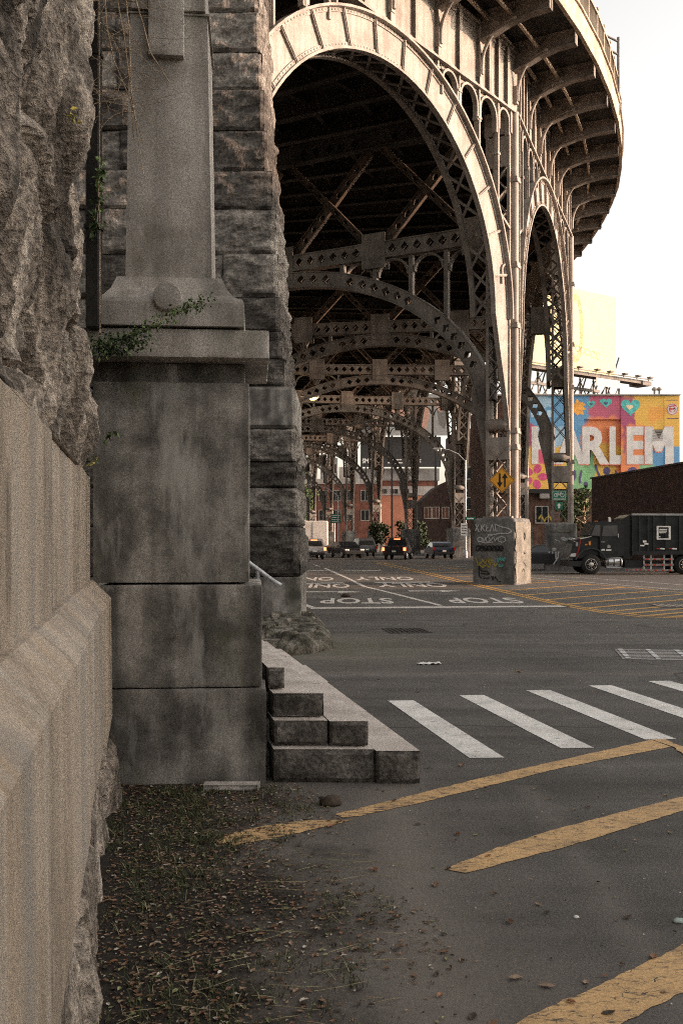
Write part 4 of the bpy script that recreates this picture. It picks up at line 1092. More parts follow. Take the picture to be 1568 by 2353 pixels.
mpart('coping', lambda k: k.box(mX(1130)-ox, cX(1536)-ox, -.22, .6, mZ(909)+.01, mZ(906)), grey_clad)
mpart('lintel_band', lambda k: k.box(mX(1130)-ox, cX(340)-ox, -.03, .34, mZ(1133), mZ(1123.5)), black_metal)
wl_p = mat('white_mural_letters', (.66,.66,.66), (.56,.56,.57), (.72,.72,.71), scale=1.2, bump=0, fine=.05)
shadow_p = mat('pink_letter_outline', (.72,.30,.24), bump=0)
blob_m = [(1198,735),(1198,380),(1272,380),(1331,506),(1390,380),(1472,380),(1472,735),(1392,735),(1392,545),(1356,618),(1304,618),(1272,545),(1272,735)]
for nm_, m_, g_, y0_, y1_ in (('mural_letter', wl_p, 0, -.094, -.084), ('mural_letter_outline', shadow_p, 1, -.082, -.072)):
    obj(nm_, lambda k: k.prism([(cX(a + g_*(-6 if a < 1331 else 5))-ox, cZ(b + g_*(10 if b > 560 else -5))) for a, b in blob_m], y0_, y1_), m_, MU)
for ch, a, b in (('H',125,348),('A',352,640),('R',606,862),('L',866,1020),('E',1028,1190)):
    yb = -.006 if ch in 'HA' else (-.012 if ch == 'R' or ch == 'L' else -.06)
    if ch == 'M': yb = -.078
    o_ = link('mural_letter_outline', text_mesh('mural_letter_outline', ch, shadow_p, cX(a-6)-ox, cX(b+4)-ox, cZ(748)-0, cZ(374), .01, .0 if ch == 'M' else .03, fn=lambda p, q, c: (p, yb+c*.4, q)), MU)
    o_ = link('mural_letter', text_mesh('mural_letter', ch, wl_p, cX(a)-ox, cX(b)-ox, cZ(735), cZ(380), .01, .012 if ch == 'M' else .045, fn=lambda p, q, c: (p, yb-.012+c*.5, q)), MU)
def blob(name, pts, m, y): 
    P = [(cX(a)-ox, cZ(b)) for a, b in pts]; return obj(name, lambda k: k.prism(P, y-.006, y), m, MU)
def heart(cx_, cy_, w, h):
    return [(cx_ + w*.5*math.sin(t)**3*1.0, cy_ - h*.5*(13*math.cos(t)-5*math.cos(2*t)-2*math.cos(3*t)-math.cos(4*t))/15) for t in [2*math.pi*i/30 for i in range(30)]]
teal_p = mat('teal_mural_paint', (.12,.50,.48), bump=0); cream_p = mat('cream_mural_paint', (.8,.62,.42), bump=0); purple_p = mat('purple_mural_paint', (.115,.10,.22), bump=0); magp = mat('magenta_mural_paint', (.62,.10,.24), bump=0); flame_p = mat('flame_mural_paint', (.85,.42,.10), bump=0); red_m = mat('red_mural_line', (.6,.08,.08), bump=0)
blob('painted_heart', heart(690,165,80,80), teal_p, -.003); blob('painted_heart', heart(832,150,115,95), teal_p, -.003); blob('painted_heart', heart(1065,190,185,170), teal_p, -.053)
for cx_, cy_, w, y_ in ((690,165,30,-.012),(832,158,40,-.012),(1055,195,66,-.062)): blob('heart_centre', heart(cx_, cy_, w, w*.8), cream_p if w > 50 else purple_p, y_)
blob('painted_flower', [(570+ (60+18*math.sin(t*9))*math.cos(t), 200 + (68+16*math.cos(t*7))*math.sin(t)) for t in [2*math.pi*i/40 for i in range(40)]], flame_p, -.004)
for a in range(5):
    t = R(72*a - 70); cx_, cy_ = 155 + 78*math.cos(t), 855 + 78*math.sin(t)
    blob('flower_petal', [(cx_ + 46*math.cos(u)*math.cos(t) - 36*math.sin(u)*math.sin(t), cy_ + 46*math.cos(u)*math.sin(t) + 36*math.sin(u)*math.cos(t)) for u in [2*math.pi*i/16 for i in range(16)]], magp, -.004)
blob('painted_figure', [(735,730),(750,740),(765,800),(790,850),(800,870),(770,870),(755,820),(730,760)], purple_p, .262); blob('painted_figure', [(848+34*math.cos(t), 800+38*math.sin(t)) for t in [2*math.pi*i/18 for i in range(18)]], purple_p, .262)
blob('painted_figure', [(835,835),(865,835),(880,880),(815,880)], purple_p, .255); blob('painted_figure', [(525,790),(548,800),(550,860),(530,900),(515,900)], purple_p, -.004)
blob('painted_figure', [(595,790),(608,800),(600,850),(590,880),(600,920),(575,920),(572,870)], purple_p, -.004); blob('painted_figure', [(640+20*math.cos(t), 925+22*math.sin(t)) for t in [2*math.pi*i/14 for i in range(14)]], purple_p, -.004)
blob('painted_figure', [(925,790),(940,800),(945,840),(975,870),(930,870)], purple_p, .262); blob('painted_figure', [(1085+45*math.cos(t), 800+35*math.sin(t)) for t in [2*math.pi*i/18 for i in range(18)]], purple_p, -.054)
blob('round_emblem', [(1462+54*math.cos(t), 214+56*math.sin(t)) for t in [2*math.pi*i/32 for i in range(32)]], wl_p, -.073)
for r_ in (52, 30): obj('emblem_ring', lambda k: k.arc(cX(1462)-ox, cZ(214), r_*.241/FPX*MY-.05, r_*.241/FPX*MY, 0, 2*math.pi, 32, -.092, -.08), red_m, MU)
for q in range(3): obj('emblem_stroke', lambda k: k.beam((cX(1430)-ox, -.086, cZ(225-q*18)), (cX(1494)-ox, -.086, cZ(205-q*14+20*(q == 1))), .008, .09), red_m, MU)
for (zc, a, b) in ((128,1410,1512),(302,1415,1520)): obj('emblem_caption', lambda k: k.box(cX(a)-ox, cX(b)-ox, -.082, -.072, cZ(zc+3), cZ(zc-3)), purple_p, MU)
for (a, b, c_, d) in ((1275,1372,408,514),(230,312,390,466),(118,150,90,150)):
    lv = obj('louvre', lambda k: k.box(cX(a)-ox, cX(b)-ox, -.075, -.055, cZ(d), cZ(c_)), black_metal, MU)
    for q in range(7):
        z = cZ(d) + (cZ(c_)-cZ(d))*(q+.5)/7; obj('louvre_slat', lambda k: k.box(cX(a)-ox, cX(b)-ox, -.12, -.076, z-.04, z+.03), grey_clad, lv)
for q in range(3): obj('painted_window', lambda k: k.box(cX(120+75*q)-ox, cX(170+75*q)-ox, -.008, -.001, cZ(290), cZ(225)), mat('pale_blue_mural_paint', (.45,.66,.82), bump=0) if q == 0 else MAT['pale_blue_mural_paint'], MU)
for cx_ in (1325, 1372): obj('roof_vent', lambda k: k.lathe([(.1, mZ(906)), (.1, mZ(906)+.5), (.28, mZ(906)+.55), (.28, mZ(906)+.7), (.1, mZ(906)+.85)], 10, (cX(cx_)-ox, 1.0, 0)), grey_clad, MU)
mpart('air_conditioner', lambda k: k.box(mX(1238)-ox, mX(1264)-ox, -.3, .34, mZ(1145), mZ(1134)), silver_clad)
windows(MU, [mX(1245)-ox], [mZ(1200)], .35, 1.1, 1.5)
mpart('wall_tag', lambda k: [k.beam((mX(1238)-ox+.25*i, .33, mZ(1192)+.3*math.sin(i*2.1)), (mX(1238)-ox+.25*(i+1), .33, mZ(1192)+.3*math.sin((i+1)*2.1)+.15), .03, .16) for i in range(6)], mat('yellow_tag_paint', (.38,.28,.04), bump=0))

# --- roof billboard on its steel frame
ba, bb = at(1222, 640, 104), at(1413, 683, 112)
BB = empty('billboard', (0, 0, 0), label='large pale yellow billboard on a lattice frame above the mural building', cat='billboard')
bd = Vector((bb.x-ba.x, bb.y-ba.y, 0)); bl = bd.length; bd.normalize(); bn = Vector((bd.y, -bd.x, 0))
BB.location = (ba.x, ba.y, 0); BB.rotation_euler = (0, 0, math.atan2(bd.y, bd.x))
zt = at(0, 683, 112).z; zb = at(0, 868, 112).z
obj('face_panel', lambda k: k.box(-4, bl, 0, .25, zb, zt), board_yel, BB)
lx = lambda x: (x-1222)/(1413-1222)*bl
obj('print_ring', lambda k: [k.add([(lx(1318)+ (1.0 + .28*s_)*.95*math.cos(t), -.012, zt-4.3 + (1.0+.10*s_)*3.4*math.sin(t)) for t in [2*math.pi*i/36 for i in range(36)] for s_ in (-1, 1)],
    [(2*i, 2*i+1, (2*i+3) % 72, (2*i+2) % 72) for i in range(36)])], board_faint, BB)
for i, (xa, hh) in enumerate(((1322,1.5),(1333,1.5),(1345,1.8),(1358,1.2),(1370,1.2))): obj('print_stroke', lambda k: k.arc(lx(xa), zb+2.6-.12*i, .28, .42, .2, 2*math.pi-.3*i, 10, -.012, -.004), board_faint, BB)
def catwalk(k):
    k.box(-4, lx(1470), -1.5, -.1, zb-.55, zb-.35); k.box(-4, lx(1470), -1.55, -1.5, zb-.6, zb-.2)
    k.box(lx(1450), lx(1472), -1.7, .2, zb-.75, zb-.3)
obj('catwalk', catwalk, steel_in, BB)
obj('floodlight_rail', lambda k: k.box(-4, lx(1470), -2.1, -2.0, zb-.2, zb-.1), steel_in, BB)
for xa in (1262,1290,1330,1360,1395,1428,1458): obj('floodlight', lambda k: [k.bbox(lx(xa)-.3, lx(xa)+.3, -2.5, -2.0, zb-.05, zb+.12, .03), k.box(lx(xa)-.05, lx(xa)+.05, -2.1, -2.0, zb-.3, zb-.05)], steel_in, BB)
obj('name_plate', lambda k: k.box(lx(1338), lx(1394), -1.62, -1.56, zb-1.5, zb-.65), silver_clad, BB)
def frame(k):
    z0 = mZ(905)
    rr = random.Random(5)
    for i in range(9):
        x = -3 + i*(lx(1430)+3)/8
        k.beam((x, .5, z0), (x, .5, zb), .14, .14); k.beam((x, 3.2, z0), (x, .5, zb+2.5), .12, .12)
        if i < 8:
            x2 = -3 + (i+1)*(lx(1430)+3)/8
            k.beam((x, .4, z0), (x2, .4, zb-.6), .1, .1); k.beam((x2, .6, z0+.3), (x, .6, zb-.6), .1, .1)
            k.beam((x, 3.2, z0+.4), (x2, 1.8, zb), .09, .09); k.beam((x, -1.3, zb-.6), (x2, .5, z0+1.4), .08, .08)
    k.box(-4, lx(1440), .35, .65, z0+1.3, z0+1.5); k.box(-4, lx(1380), .3, .6, z0+2.4, z0+2.7); k.box(-4, lx(1330), -.4, .3, z0+.1, z0+.8)
tag(obj('support_truss', frame, black_metal, BB), kind='stuff')

# --- dark brick building beyond the truck
DB = empty('dark_brick_building', (21, 70, 0), label='low dark brick building with a sloping parapet behind the black truck', cat='building')
obj('wall', lambda k: k.prism([(20-21, 79.7-70), (22.6-21, 52.5-70), (46-21, 54-70), (44-21, 82-70)], 0, 6.5, lambda a, b, c: (a, b, c)), brick_dark, DB)
obj('parapet_coping', lambda k: k.prism([(19.9-21, 79.9-70), (22.5-21, 52.3-70), (22.9-21, 52.3-70), (20.3-21, 79.9-70)], 6.502, 6.62, lambda a, b, c: (a, b, c)), black_metal, DB)
obj('teal_door', lambda k: k.prism([(21.53-21, 62.6-70), (21.62-21, 61.7-70), (21.7-21, 61.7-70), (21.6-21, 62.6-70)], 2.5, 5.2, lambda a, b, c: (a, b, c)), mat('teal_panel', (.06,.12,.13), bump=.1), DB)

# --- buildings seen far off through the arches
BY = 215.0
fx = lambda x, Y=BY: (x-CXP)/FPX*Y
fz = lambda y, Y=BY: EYE - (y-HY)/FPX*Y
TB = empty('terracotta_building', (fx(900), BY, 0), label='far orange rendered warehouse with grey and silver upper bands', cat='building'); o9 = fx(900)
block('wall', fx(868)-o9, fx(1005)-o9, 0, 25, fz(1138), terra, TB); block('grey_band', fx(850)-o9, fx(1005)-o9, -.2, 25, fz(1117), grey_clad, TB, fz(1138)+.01)
block('brick_band', fx(830)-o9, fx(1005)-o9, 0, 25, fz(1104), brick_red, TB, fz(1117)+.01); block('silver_band', fx(825)-o9, fx(1008)-o9, -.3, 25, fz(1076), silver_clad, TB, fz(1104)+.01)
windows(TB, [fx(880)-o9, fx(905)-o9, fx(930)-o9], [fz(1134)], -.2, 1.6, 1.0)
obj('door_canopy', lambda k: k.prism([(fx(910)-o9, fz(1238)), (fx(936)-o9, fz(1234)), (fx(936)-o9, fz(1231)), (fx(912)-o9, fz(1234))], -2, 0), mat('yellow_awning', (.5,.33,.08), bump=0), TB)
BR = empty('brick_building', (fx(770, 200), 200, 0), label='far red brick building with sash windows behind the far columns', cat='building'); o8 = fx(770, 200)
block('wall', fx(690,200)-o8, fx(866,200)-o8, 0, 18, fz(1112,200), brick_red, BR); block('parapet', fx(690,200)-o8, fx(866,200)-o8, -.15, 1, fz(1100,200), grey_clad, BR, fz(1112,200)+.01)
windows(BR, [fx(x,200)-o8 for x in (712, 742, 772, 800, 838)], [fz(1150,200), fz(1195,200)], 0, 1.6, 2.0)
block('roof_house', fx(735,200)-o8, fx(775,200)-o8, 2, 9, fz(1050,200), silver_clad, BR, fz(1100,200)+.02)
block('roof_house', fx(778,200)-o8, fx(822,200)-o8, 3, 9, fz(1070,200), grey_clad, BR, fz(1100,200)+.02)
windows(BR, [fx(746,200)-o8, fx(764,200)-o8], [fz(1085,200)], 2, 1.4, 1.8)
# dark advertising board and picture board
DBd = empty('dark_advert_board', (fx(905,212), 212, fz(1073,212)), label='far charcoal advertising board with white lettering above the silver band', cat='billboard'); o7 = fx(905,212); z7 = fz(1073,212)
obj('face_panel', lambda k: k.box(fx(829,212)-o7, fx(1012,212)-o7, 0, .3, 0.05, fz(1003,212)-z7), board_dark, DBd)
link('lettering', text_mesh('lettering', 'SMM', sign_w, fx(830,212)-o7, fx(858,212)-o7, fz(1064,212)-z7, fz(1053,212)-z7, .02, .04, fn=lambda a, b, c: (a, -.03+c, b)), DBd)
for (xa, xb, y) in ((890,922,1056),(890,924,1063),(955,966,1056),(955,966,1061)): obj('lettering_line', lambda k: k.box(fx(xa,212)-o7, fx(xb,212)-o7, -.03, -.001, fz(y+1.2,212)-z7, fz(y-1.2,212)-z7), sign_w, DBd)
obj('board_legs', lambda k: [k.box(fx(x,212)-o7-.15, fx(x,212)-o7+.15, .1, .25, -1.5, .05) for x in (840, 880, 920, 960, 1000)], black_metal, DBd)
PB = empty('picture_board', (fx(960,208), 208, fz(1000,208)), label='far white advertising board printed with two large figures', cat='billboard'); o6 = fx(960,208); z6 = fz(1000,208)
obj('face_panel', lambda k: k.box(fx(800,208)-o6, fx(1030,208)-o6, 0, .3, 0, fz(905,208)-z6), mat('printed_pale_tone', (.27,.27,.265), bump=0), PB)
skin = mat('printed_skin_tone', (.42,.25,.19), bump=0); hair_p = mat('printed_dark_tone', (.06,.05,.05), bump=0); grey_p = mat('printed_grey_tone', (.14,.135,.13), bump=0)
def pblob(pts, m, y=-.02, name='printed_shape'):
    obj(name, lambda k: k.prism([(fx(a,208)-o6, fz(b,208)-z6) for a, b in pts], y, -.001), m, PB)
pblob([(918+24*math.cos(t), 936+20*math.sin(t)) for t in [2*math.pi*i/20 for i in range(20)]], skin); pblob([(893,938),(896,915),(915,908),(935,915),(930,925),(905,925)], hair_p, -.03)
pblob([(1002,935),(1008,918),(1022,912),(1030,925),(1030,950),(1020,985),(1008,975)], grey_p); pblob([(1012+11*math.cos(t), 930+16*math.sin(t)) for t in [2*math.pi*i/20 for i in range(20)]], skin, -.03)
pblob([(960,1000),(968,950),(978,925),(985,940),(985,960),(975,1000)], skin); pblob([(800,1000),(800,930),(830,925),(850,945),(855,1000)], grey_p); pblob([(838+9*math.cos(t), 940+12*math.sin(t)) for t in [2*math.pi*i/20 for i in range(20)]], skin, -.03)
for x in (830, 900, 1000): obj('board_leg', lambda k: k.box(fx(x,208)-o6-.2, fx(x,208)-o6+.2, .35, .7, -z6, 0), black_metal, PB)
DW = empty('dark_warehouse', (fx(1040,140), 140, 0), label='far dark gabled warehouse standing behind the lattice column', cat='building'); o5 = fx(1040,140)
obj('wall', lambda k: k.prism([(fx(968,140)-o5, 0), (fx(968,140)-o5, fz(1150,140)), (fx(1010,140)-o5, fz(1112,140)), (fx(1048,140)-o5, fz(1095,140)), (fx(1048,140)-o5, 0)], 0, 15), brick_dark, DW)
block('tower', fx(1048.5,140)-o5, fx(1190,140)-o5, -.5, 15, fz(985,140), brick_dark, DW)
windows(DW, [fx(x,140)-o5 for x in (982, 1000, 1022)], [fz(1190,140)], 0, .9, 1.5, mat('dull_window', (.12,.06,.045), rough=.4, bump=0)); windows(DW, [fx(x,140)-o5 for x in (1080, 1105)], [fz(1100,140), fz(1170,140)], -.5, 1.2, 1.6)
BLb = empty('blue_board', (fx(1085,150), 150, fz(985,150)), label='far blue advertising board above the dark warehouse', cat='billboard'); o4 = fx(1085,150); z4 = fz(985,150)
obj('face_panel', lambda k: k.box(fx(1060,150)-o4, fx(1118,150)-o4, 0, .3, 1.2, fz(850,150)-z4), board_blue, BLb); obj('board_legs', lambda k: [k.box(fx(x,150)-o4-.12, fx(x,150)-o4+.12, .05, .25, -1, 1.2) for x in (1066, 1090, 1112)], black_metal, BLb)
for i, (a, b, c_, d) in enumerate(((1066,1078,905,925),(1092,1110,870,890),(1080,1092,940,955))): obj('printed_shape', lambda k: k.box(fx(a,150)-o4, fx(b,150)-o4, -.02, -.001, fz(d,150)-z4, fz(c_,150)-z4), sign_w, BLb)
# unseen building rows on the right, added to keep low sun off the street
for i, (x, y0, y1, h_, m_) in enumerate(((44, -40, -12, 20, brick_brown), (44, -11.5, 12, 19, brick_red), (44, 12.5, 34, 17.5, brick_brown))):
    ap = empty('shade_block', (x, (y0+y1)/2, 0), label=('tallest unseen brown brick block added across the street for shade', 'unseen red brick block added between two brown ones for shade', 'lower unseen brown brick block added to shade the steps')[i], cat='building')
    w = (y1-y0)/2
    obj('wall', lambda k: k.box(0, 12, -w, w, 0, h_), m_, ap); obj('cornice', lambda k: k.box(-.4, 12.3, -w-.02, w+.02, h_+.01, h_+.5), grey_clad, ap)
    for fl in range(int(h_/3.4)):
        for q in range(int(2*w/3.2)):
            yy = -w + 1.7 + q*3.2
            obj('window', lambda k: k.box(-.06, -.001, yy-.6, yy+.6, 1.2+fl*3.4, 3.0+fl*3.4), glass_dark, ap)

# ------------------------------------------------------------------ vehicles
def wheel(parent, x, y, r, w, name='wheel', rimr=.58, side=1):
    t = obj(name, lambda k: k.lathe([(r*.5, -w/2), (r*.9, -w/2), (r, -w*.36), (r, w*.36), (r*.9, w/2), (r*.5, w/2)], 22, (0, 0, 0), 'y'), tyre_m, parent, (x, y, r))
    o = obj('rim', lambda k: [k.lathe([(0, -.03), (r*rimr*.35, -.03), (r*rimr*.4, .0), (r*rimr*.8, .03), (r*rimr, -.02), (r*rimr, .05), (0, .06)], 20, (0, 0, 0), 'y')] +
            [k.lathe([(0, -.05), (r*.045, -.05), (r*.045, .03), (0, .03)], 6, (r*rimr*.62*math.cos(R(45*i)), 0, r*rimr*.62*math.sin(R(45*i))), 'y') for i in range(8)], rim_m, t, (0, -side*w/2, 0))
    o.scale = (1, side, 1)
    return t
def car(label, paint, loc, rz, kind='suv', lit=False, group=None):
    """x forward, body about 4.6 m long"""
    root = empty(kind + '_car' if kind != 'pickup' else 'pickup_truck', loc, rz, label=label, cat='car', group=group)
    Lh = 2.3; W = .92
    if kind == 'suv': low_ = [(-2.28,.42),(-2.32,.75),(-2.26,1.02),(.85,1.08),(1.95,.98),(2.26,.8),(2.3,.45)]; cab = [(-2.2,1.02),(-2.0,1.62),(-1.6,1.72),(-.1,1.72),(.35,1.60),(1.0,1.07)]
    elif kind == 'pickup': low_ = [(-2.5,.5),(-2.52,1.1),(-.9,1.12),(1.0,1.12),(2.1,1.02),(2.38,.85),(2.4,.5)]; cab = [(-.95,1.1),(-.75,1.72),(-.5,1.8),(.3,1.8),(.55,1.7),(1.1,1.1)]
    else: low_ = [(-2.28,.38),(-2.32,.8),(-2.15,.95),(-1.5,.98),(.95,.96),(1.95,.82),(2.26,.68),(2.3,.38)]; cab = [(-1.75,.96),(-1.15,1.36),(-.8,1.44),(.1,1.44),(.4,1.38),(1.15,.95)]
    def shell(k):
        P = low_; n = len(P); V = []
        for yy, s_ in ((-W, .0), (-W*.96, .06), (W*.96, .06), (W, .0)):
            e = abs(yy) == W
            V += [(x*(.985 if e else 1), yy, z - (.06 if (e and z > .7) else 0)) for x, z in P]
        k.add(V, [(j*n+i, j*n+i+1, (j+1)*n+i+1, (j+1)*n+i) for j in range(3) for i in range(n-1)] + [tuple(range(n)), tuple(range(4*n-1, 3*n-1, -1))] + [(j*n, (j+1)*n, (j+1)*n+n-1, j*n+n-1) for j in range(3)], False)
        C = cab; m_ = len(C); V = []
        for yy in (-1, 1): V += [(x, yy*(W*.95 - (z-1.0)*.28), z) for x, z in C]
        k.add(V, [tuple(range(m_)), tuple(range(2*m_-1, m_-1, -1))] + [(i, i+1, m_+i+1, m_+i) for i in range(m_-1)])
    body = obj('body', shell, paint, root)
    # glass panes slightly proud of the cabin
    zt_ = max(z for _, z in cab)
    def sidew(sg):
        P = [(x*.93-.02, z - (.06 if z > 1.2 else -.06)) for x, z in cab]; 
        return lambda k: k.add([(x, sg*(W*.95 - (z-1.0)*.28 + .006), z) for x, z in P], [tuple(range(len(P)))])
    for sg in (-1, 1): obj('side_window', sidew(sg), glass_dark, root)
    (xa, za), (xb, zb_) = cab[0], cab[1]; yy = W*.78
    obj('rear_window', lambda k: k.add([(xa-.012+.06*(xb-xa), -yy*.95, za+.1), (xa-.012+.06*(xb-xa), yy*.95, za+.1), (xb-.012, yy*.85, zb_-.05), (xb-.012, -yy*.85, zb_-.05)], [(0, 1, 2, 3)]), glass_dark, root)
    (xa, za), (xb, zb_) = cab[-1], cab[-2]
    obj('windscreen', lambda k: k.add([(xa+.004, -yy*.95, za+.06), (xa+.004, yy*.95, za+.06), (xb+.02, yy*.85, zb_-.04), (xb+.02, -yy*.85, zb_-.04)], [(0, 1, 2, 3)]), glass_dark, root)
    for sg in (-1, 1):
        obj('tail_lamp', lambda k: k.box(low_[1][0]-.03, low_[1][0]+.12, sg*.86-.09 if sg > 0 else -.95, .95 if sg > 0 else -.77, .74, 1.0), tail_lit if lit else tail_off, root)
        obj('headlamp', lambda k: k.bbox(low_[-2][0]-.16, low_[-2][0]+.02, sg*.7-.2, sg*.7+.2, .66, .8, .02), headl, root)
        obj('wing_mirror', lambda k: k.bbox(.75, .9, sg*1.0-.1, sg*1.0+.1, 1.0, 1.14, .02), paint, root)
    obj('number_plate', lambda k: k.box(low_[1][0]-.03, low_[1][0]-.012, -.16, .16, .62, .76), sign_w, root)
    obj('rear_bumper', lambda k: k.bbox(-2.42 if kind != 'pickup' else -2.6, -2.2, -.88, .88, .38, .6, .04), black_metal, root)
    obj('front_bumper', lambda k: k.bbox(2.2, 2.4 if kind != 'pickup' else 2.5, -.88, .88, .34, .56, .04), black_metal, root)
    if lit: obj('brake_lamp', lambda k: k.box(cab[1][0]-.05, cab[1][0]+.02, -.25, .25, zt_-.16, zt_-.09), tail_lit, root)
    for x in (-1.4, 1.42):
        for sg in (-1, 1): wheel(root, x, sg*.8, .34, .22, side=sg*-1)
    return root
silver_car = mat('silver_car_paint', (.35,.35,.36), rough=.3, metal=.5, bump=0); black_car = mat('black_car_paint', (.014,.014,.016), rough=.4, bump=0, spec=.4)
grey_car = mat('grey_car_paint', (.09,.095,.1), rough=.3, metal=.4, bump=0); white_car = mat('white_van_paint', (.62,.60,.57), (.52,.5,.47), (.68,.66,.63), scale=1, rough=.5, bump=0)
fwd = R(90+10)
def road_at(x, y): p = gp(x, y); return (p.x, p.y, 0)
car('silver SUV with glowing red tail lamps driving away', silver_car, road_at(713, 1284), fwd, 'suv', True)
car('black sedan between the grey SUV and the grey trailer', black_car, road_at(794, 1281), R(-70), 'sedan')
car('dark grey SUV parked rear on beside the black sedan', grey_car, road_at(832, 1278), fwd, 'suv')
car('black pickup with its red tail lamp lit near the dark tree', black_car, road_at(915, 1284.5), R(78), 'pickup', True)
car('dark blue sedan parked in shade by a lattice column', mat('navy_car_paint', (.03,.04,.06), rough=.3, bump=0), road_at(1008, 1283), R(95), 'sedan')
car('black sedan between the two concrete piers', black_car, road_at(1240, 1309), R(178), 'sedan')
bt = empty('box_trailer', road_at(722, 1279), R(8), label='pale grey box trailer beyond the silver SUV', cat='trailer')
obj('cargo_box', lambda k: [k.bbox(-1.6, 1.3, 0, 6.5, .9, 3.35, .12)], white_car, bt); obj('chassis', lambda k: k.box(-1.4, 1.1, .2, 6.3, .45, .88), black_metal, bt)
for x in (-1.2, .9): wheel(bt, x, .9, .45, .25).rotation_euler = (0, 0, R(90))
obj('rear_door_bar', lambda k: k.box(-.17, -.13, -.03, -.001, 1.0, 3.2), galv, bt)

# --- black dump truck, nose to the left: x = along (nose at -x), y = depth (near side at 0)
TY = 49.6; t0 = at(1357, 1318, TY)
TR = empty('dump_truck', (t0.x, t0.y, 0), R(-1.5), label='black dump truck with chrome fuel tank and a white framed logo', cat='truck')
tx = lambda c: (c-500)/1568*371/1.1932/FPX*TY      # from a close-up of the truck; 500 = front axle
tz = lambda c: max(0, (822-c)/1568*371/1.1932/FPX*TY*1.02)
WT = 2.4
def tprism(name, pts, y0, y1, m): return obj(name, lambda k: k.prism([(tx(a), tz(b)) for a, b in pts], y0, y1), m, TR)
tprism('chassis_rail', [(250,735),(250,690),(1750,690),(1750,735)], .55, .75, black_metal); tprism('chassis_rail', [(250,735),(250,690),(1750,690),(1750,735)], 1.65, 1.85, black_metal)
tprism('hood', [(262,640),(268,590),(300,470),(330,430),(420,405),(600,385),(612,400),(612,600),(480,600),(400,640)], .28, WT-.28, truck_k)
tprism('cab', [(600,600),(600,392),(500,385),(480,378),(540,245),(560,225),(870,240),(878,262),(878,610),(640,640)], .06, WT-.06, truck_k)
tprism('roof_fairing', [(540,244),(560,218),(640,215),(870,236),(872,244)], .16, WT-.16, truck_g)
truck_glass = mat('truck_window_glass', (.05,.055,.06), rough=.06, bump=0, fine=0, spec=1.0)  # base grey lifted to suggest sky reflected in the panes
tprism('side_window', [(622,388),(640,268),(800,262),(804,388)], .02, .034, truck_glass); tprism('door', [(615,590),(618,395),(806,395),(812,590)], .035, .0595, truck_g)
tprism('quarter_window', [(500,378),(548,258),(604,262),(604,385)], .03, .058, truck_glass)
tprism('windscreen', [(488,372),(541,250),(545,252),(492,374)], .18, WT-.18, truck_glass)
tprism('hood_edge', [(380,412),(520,384),(522,392),(384,422)], .262, .279, chrome); tprism('grille_edge', [(345,590),(375,470),(385,420),(397,418),(388,470),(362,592)], .255, .279, red_p)
tprism('bumper', [(240,730),(240,668),(400,668),(380,730)], .05, WT-.05, black_metal); tprism('headlight', [(262,618),(280,585),(335,582),(330,620)], .2, .3, headl); tprism('corner_lamp', [(332,620),(337,582),(368,585),(362,625)], .2, .279, red_p)
tprism('marker_lamp', [(440,490),(440,476),(465,476),(465,490)], .24, .279, amber); tprism('marker_lamp', [(482,490),(482,445),(508,445),(508,490)], .24, .279, amber)
def fender(k):
    P = []
    for i in range(13):
        a = R(165 - 150*i/12); P.append((tx(500)+.78*math.cos(a), .52+.78*math.sin(a)))
    k.strip(P, .06, .02, .62); 
obj('fender', fender, mat('fender_paint', (.03,.04,.045), rough=.35, bump=0), TR)
tprism('mirror', [(315,500),(315,455),(335,455),(335,500)], -.25, -.1, silver_clad); obj('mirror_arm', lambda k: [k.tube([(tx(325), -.17, tz(460)), (tx(265), .2, tz(425)), (tx(330), .3, tz(415))], .018, 6), k.tube([(tx(240), 2.2, tz(450)), (tx(190), 2.5, tz(428))], .018, 6)], chrome, TR)
tprism('exhaust_stack', [(720,232),(718,175),(735,165),(748,190),(745,236)], .35, .5, chrome); tprism('roof_lamp', [(565,222),(570,210),(600,210),(605,222)], .5, .62, amber); tprism('roof_lamp', [(620,220),(625,210),(650,211),(655,222)], 1.4, 1.52, amber)
tprism('door_handle', [(612,456),(612,447),(660,447),(660,456)], .01, .034, silver_clad); tprism('grab_handle', [(808,400),(808,360),(816,360),(816,400)], .0, .034, chrome)
tprism('door_emblem', [(685,520),(685,495),(700,482),(722,495),(722,520)], .028, .034, sign_back); tprism('door_lettering', [(672,552),(672,536),(730,536),(730,552)], .028, .034, sign_w); tprism('door_lettering', [(615,550),(620,532),(655,532),(658,550)], .028, .034, sign_w)
obj('fuel_tank', lambda k: k.lathe([(0, tx(665)), (.26, tx(666)), (.3, tx(675)), (.3, tx(860)), (.26, tx(870)), (0, tx(872))], 20, (0, .38, tz(680)), 'x'), chrome, TR)
for c in (690, 760, 835): obj('tank_strap', lambda k: k.lathe([(.305, tx(c)), (.312, tx(c)), (.312, tx(c+14)), (.305, tx(c+14))], 20, (0, .38, tz(680)), 'x'), black_metal, TR)
tprism('tank_step', [(675,640),(675,625),(850,628),(850,642)], .1, .5, galv); tprism('tank_step', [(680,745),(680,730),(850,735),(850,748)], .1, .5, galv)
tprism('cab_guard', [(880,640),(885,180),(960,140),(980,640)], .2, WT-.2, truck_k)
tprism('dump_body', [(965,600),(968,150),(980,135),(1900,140),(1900,575)], 0, WT, truck_g)
for c in (1040, 1140, 1205, 1345, 1500, 1640): tprism('body_rib', [(c,570),(c,160),(c+22,160),(c+22,570)], -.06, -.001, truck_g)
tprism('body_top_rail', [(965,150),(968,128),(1900,133),(1900,155)], -.08, .12, sign_back)
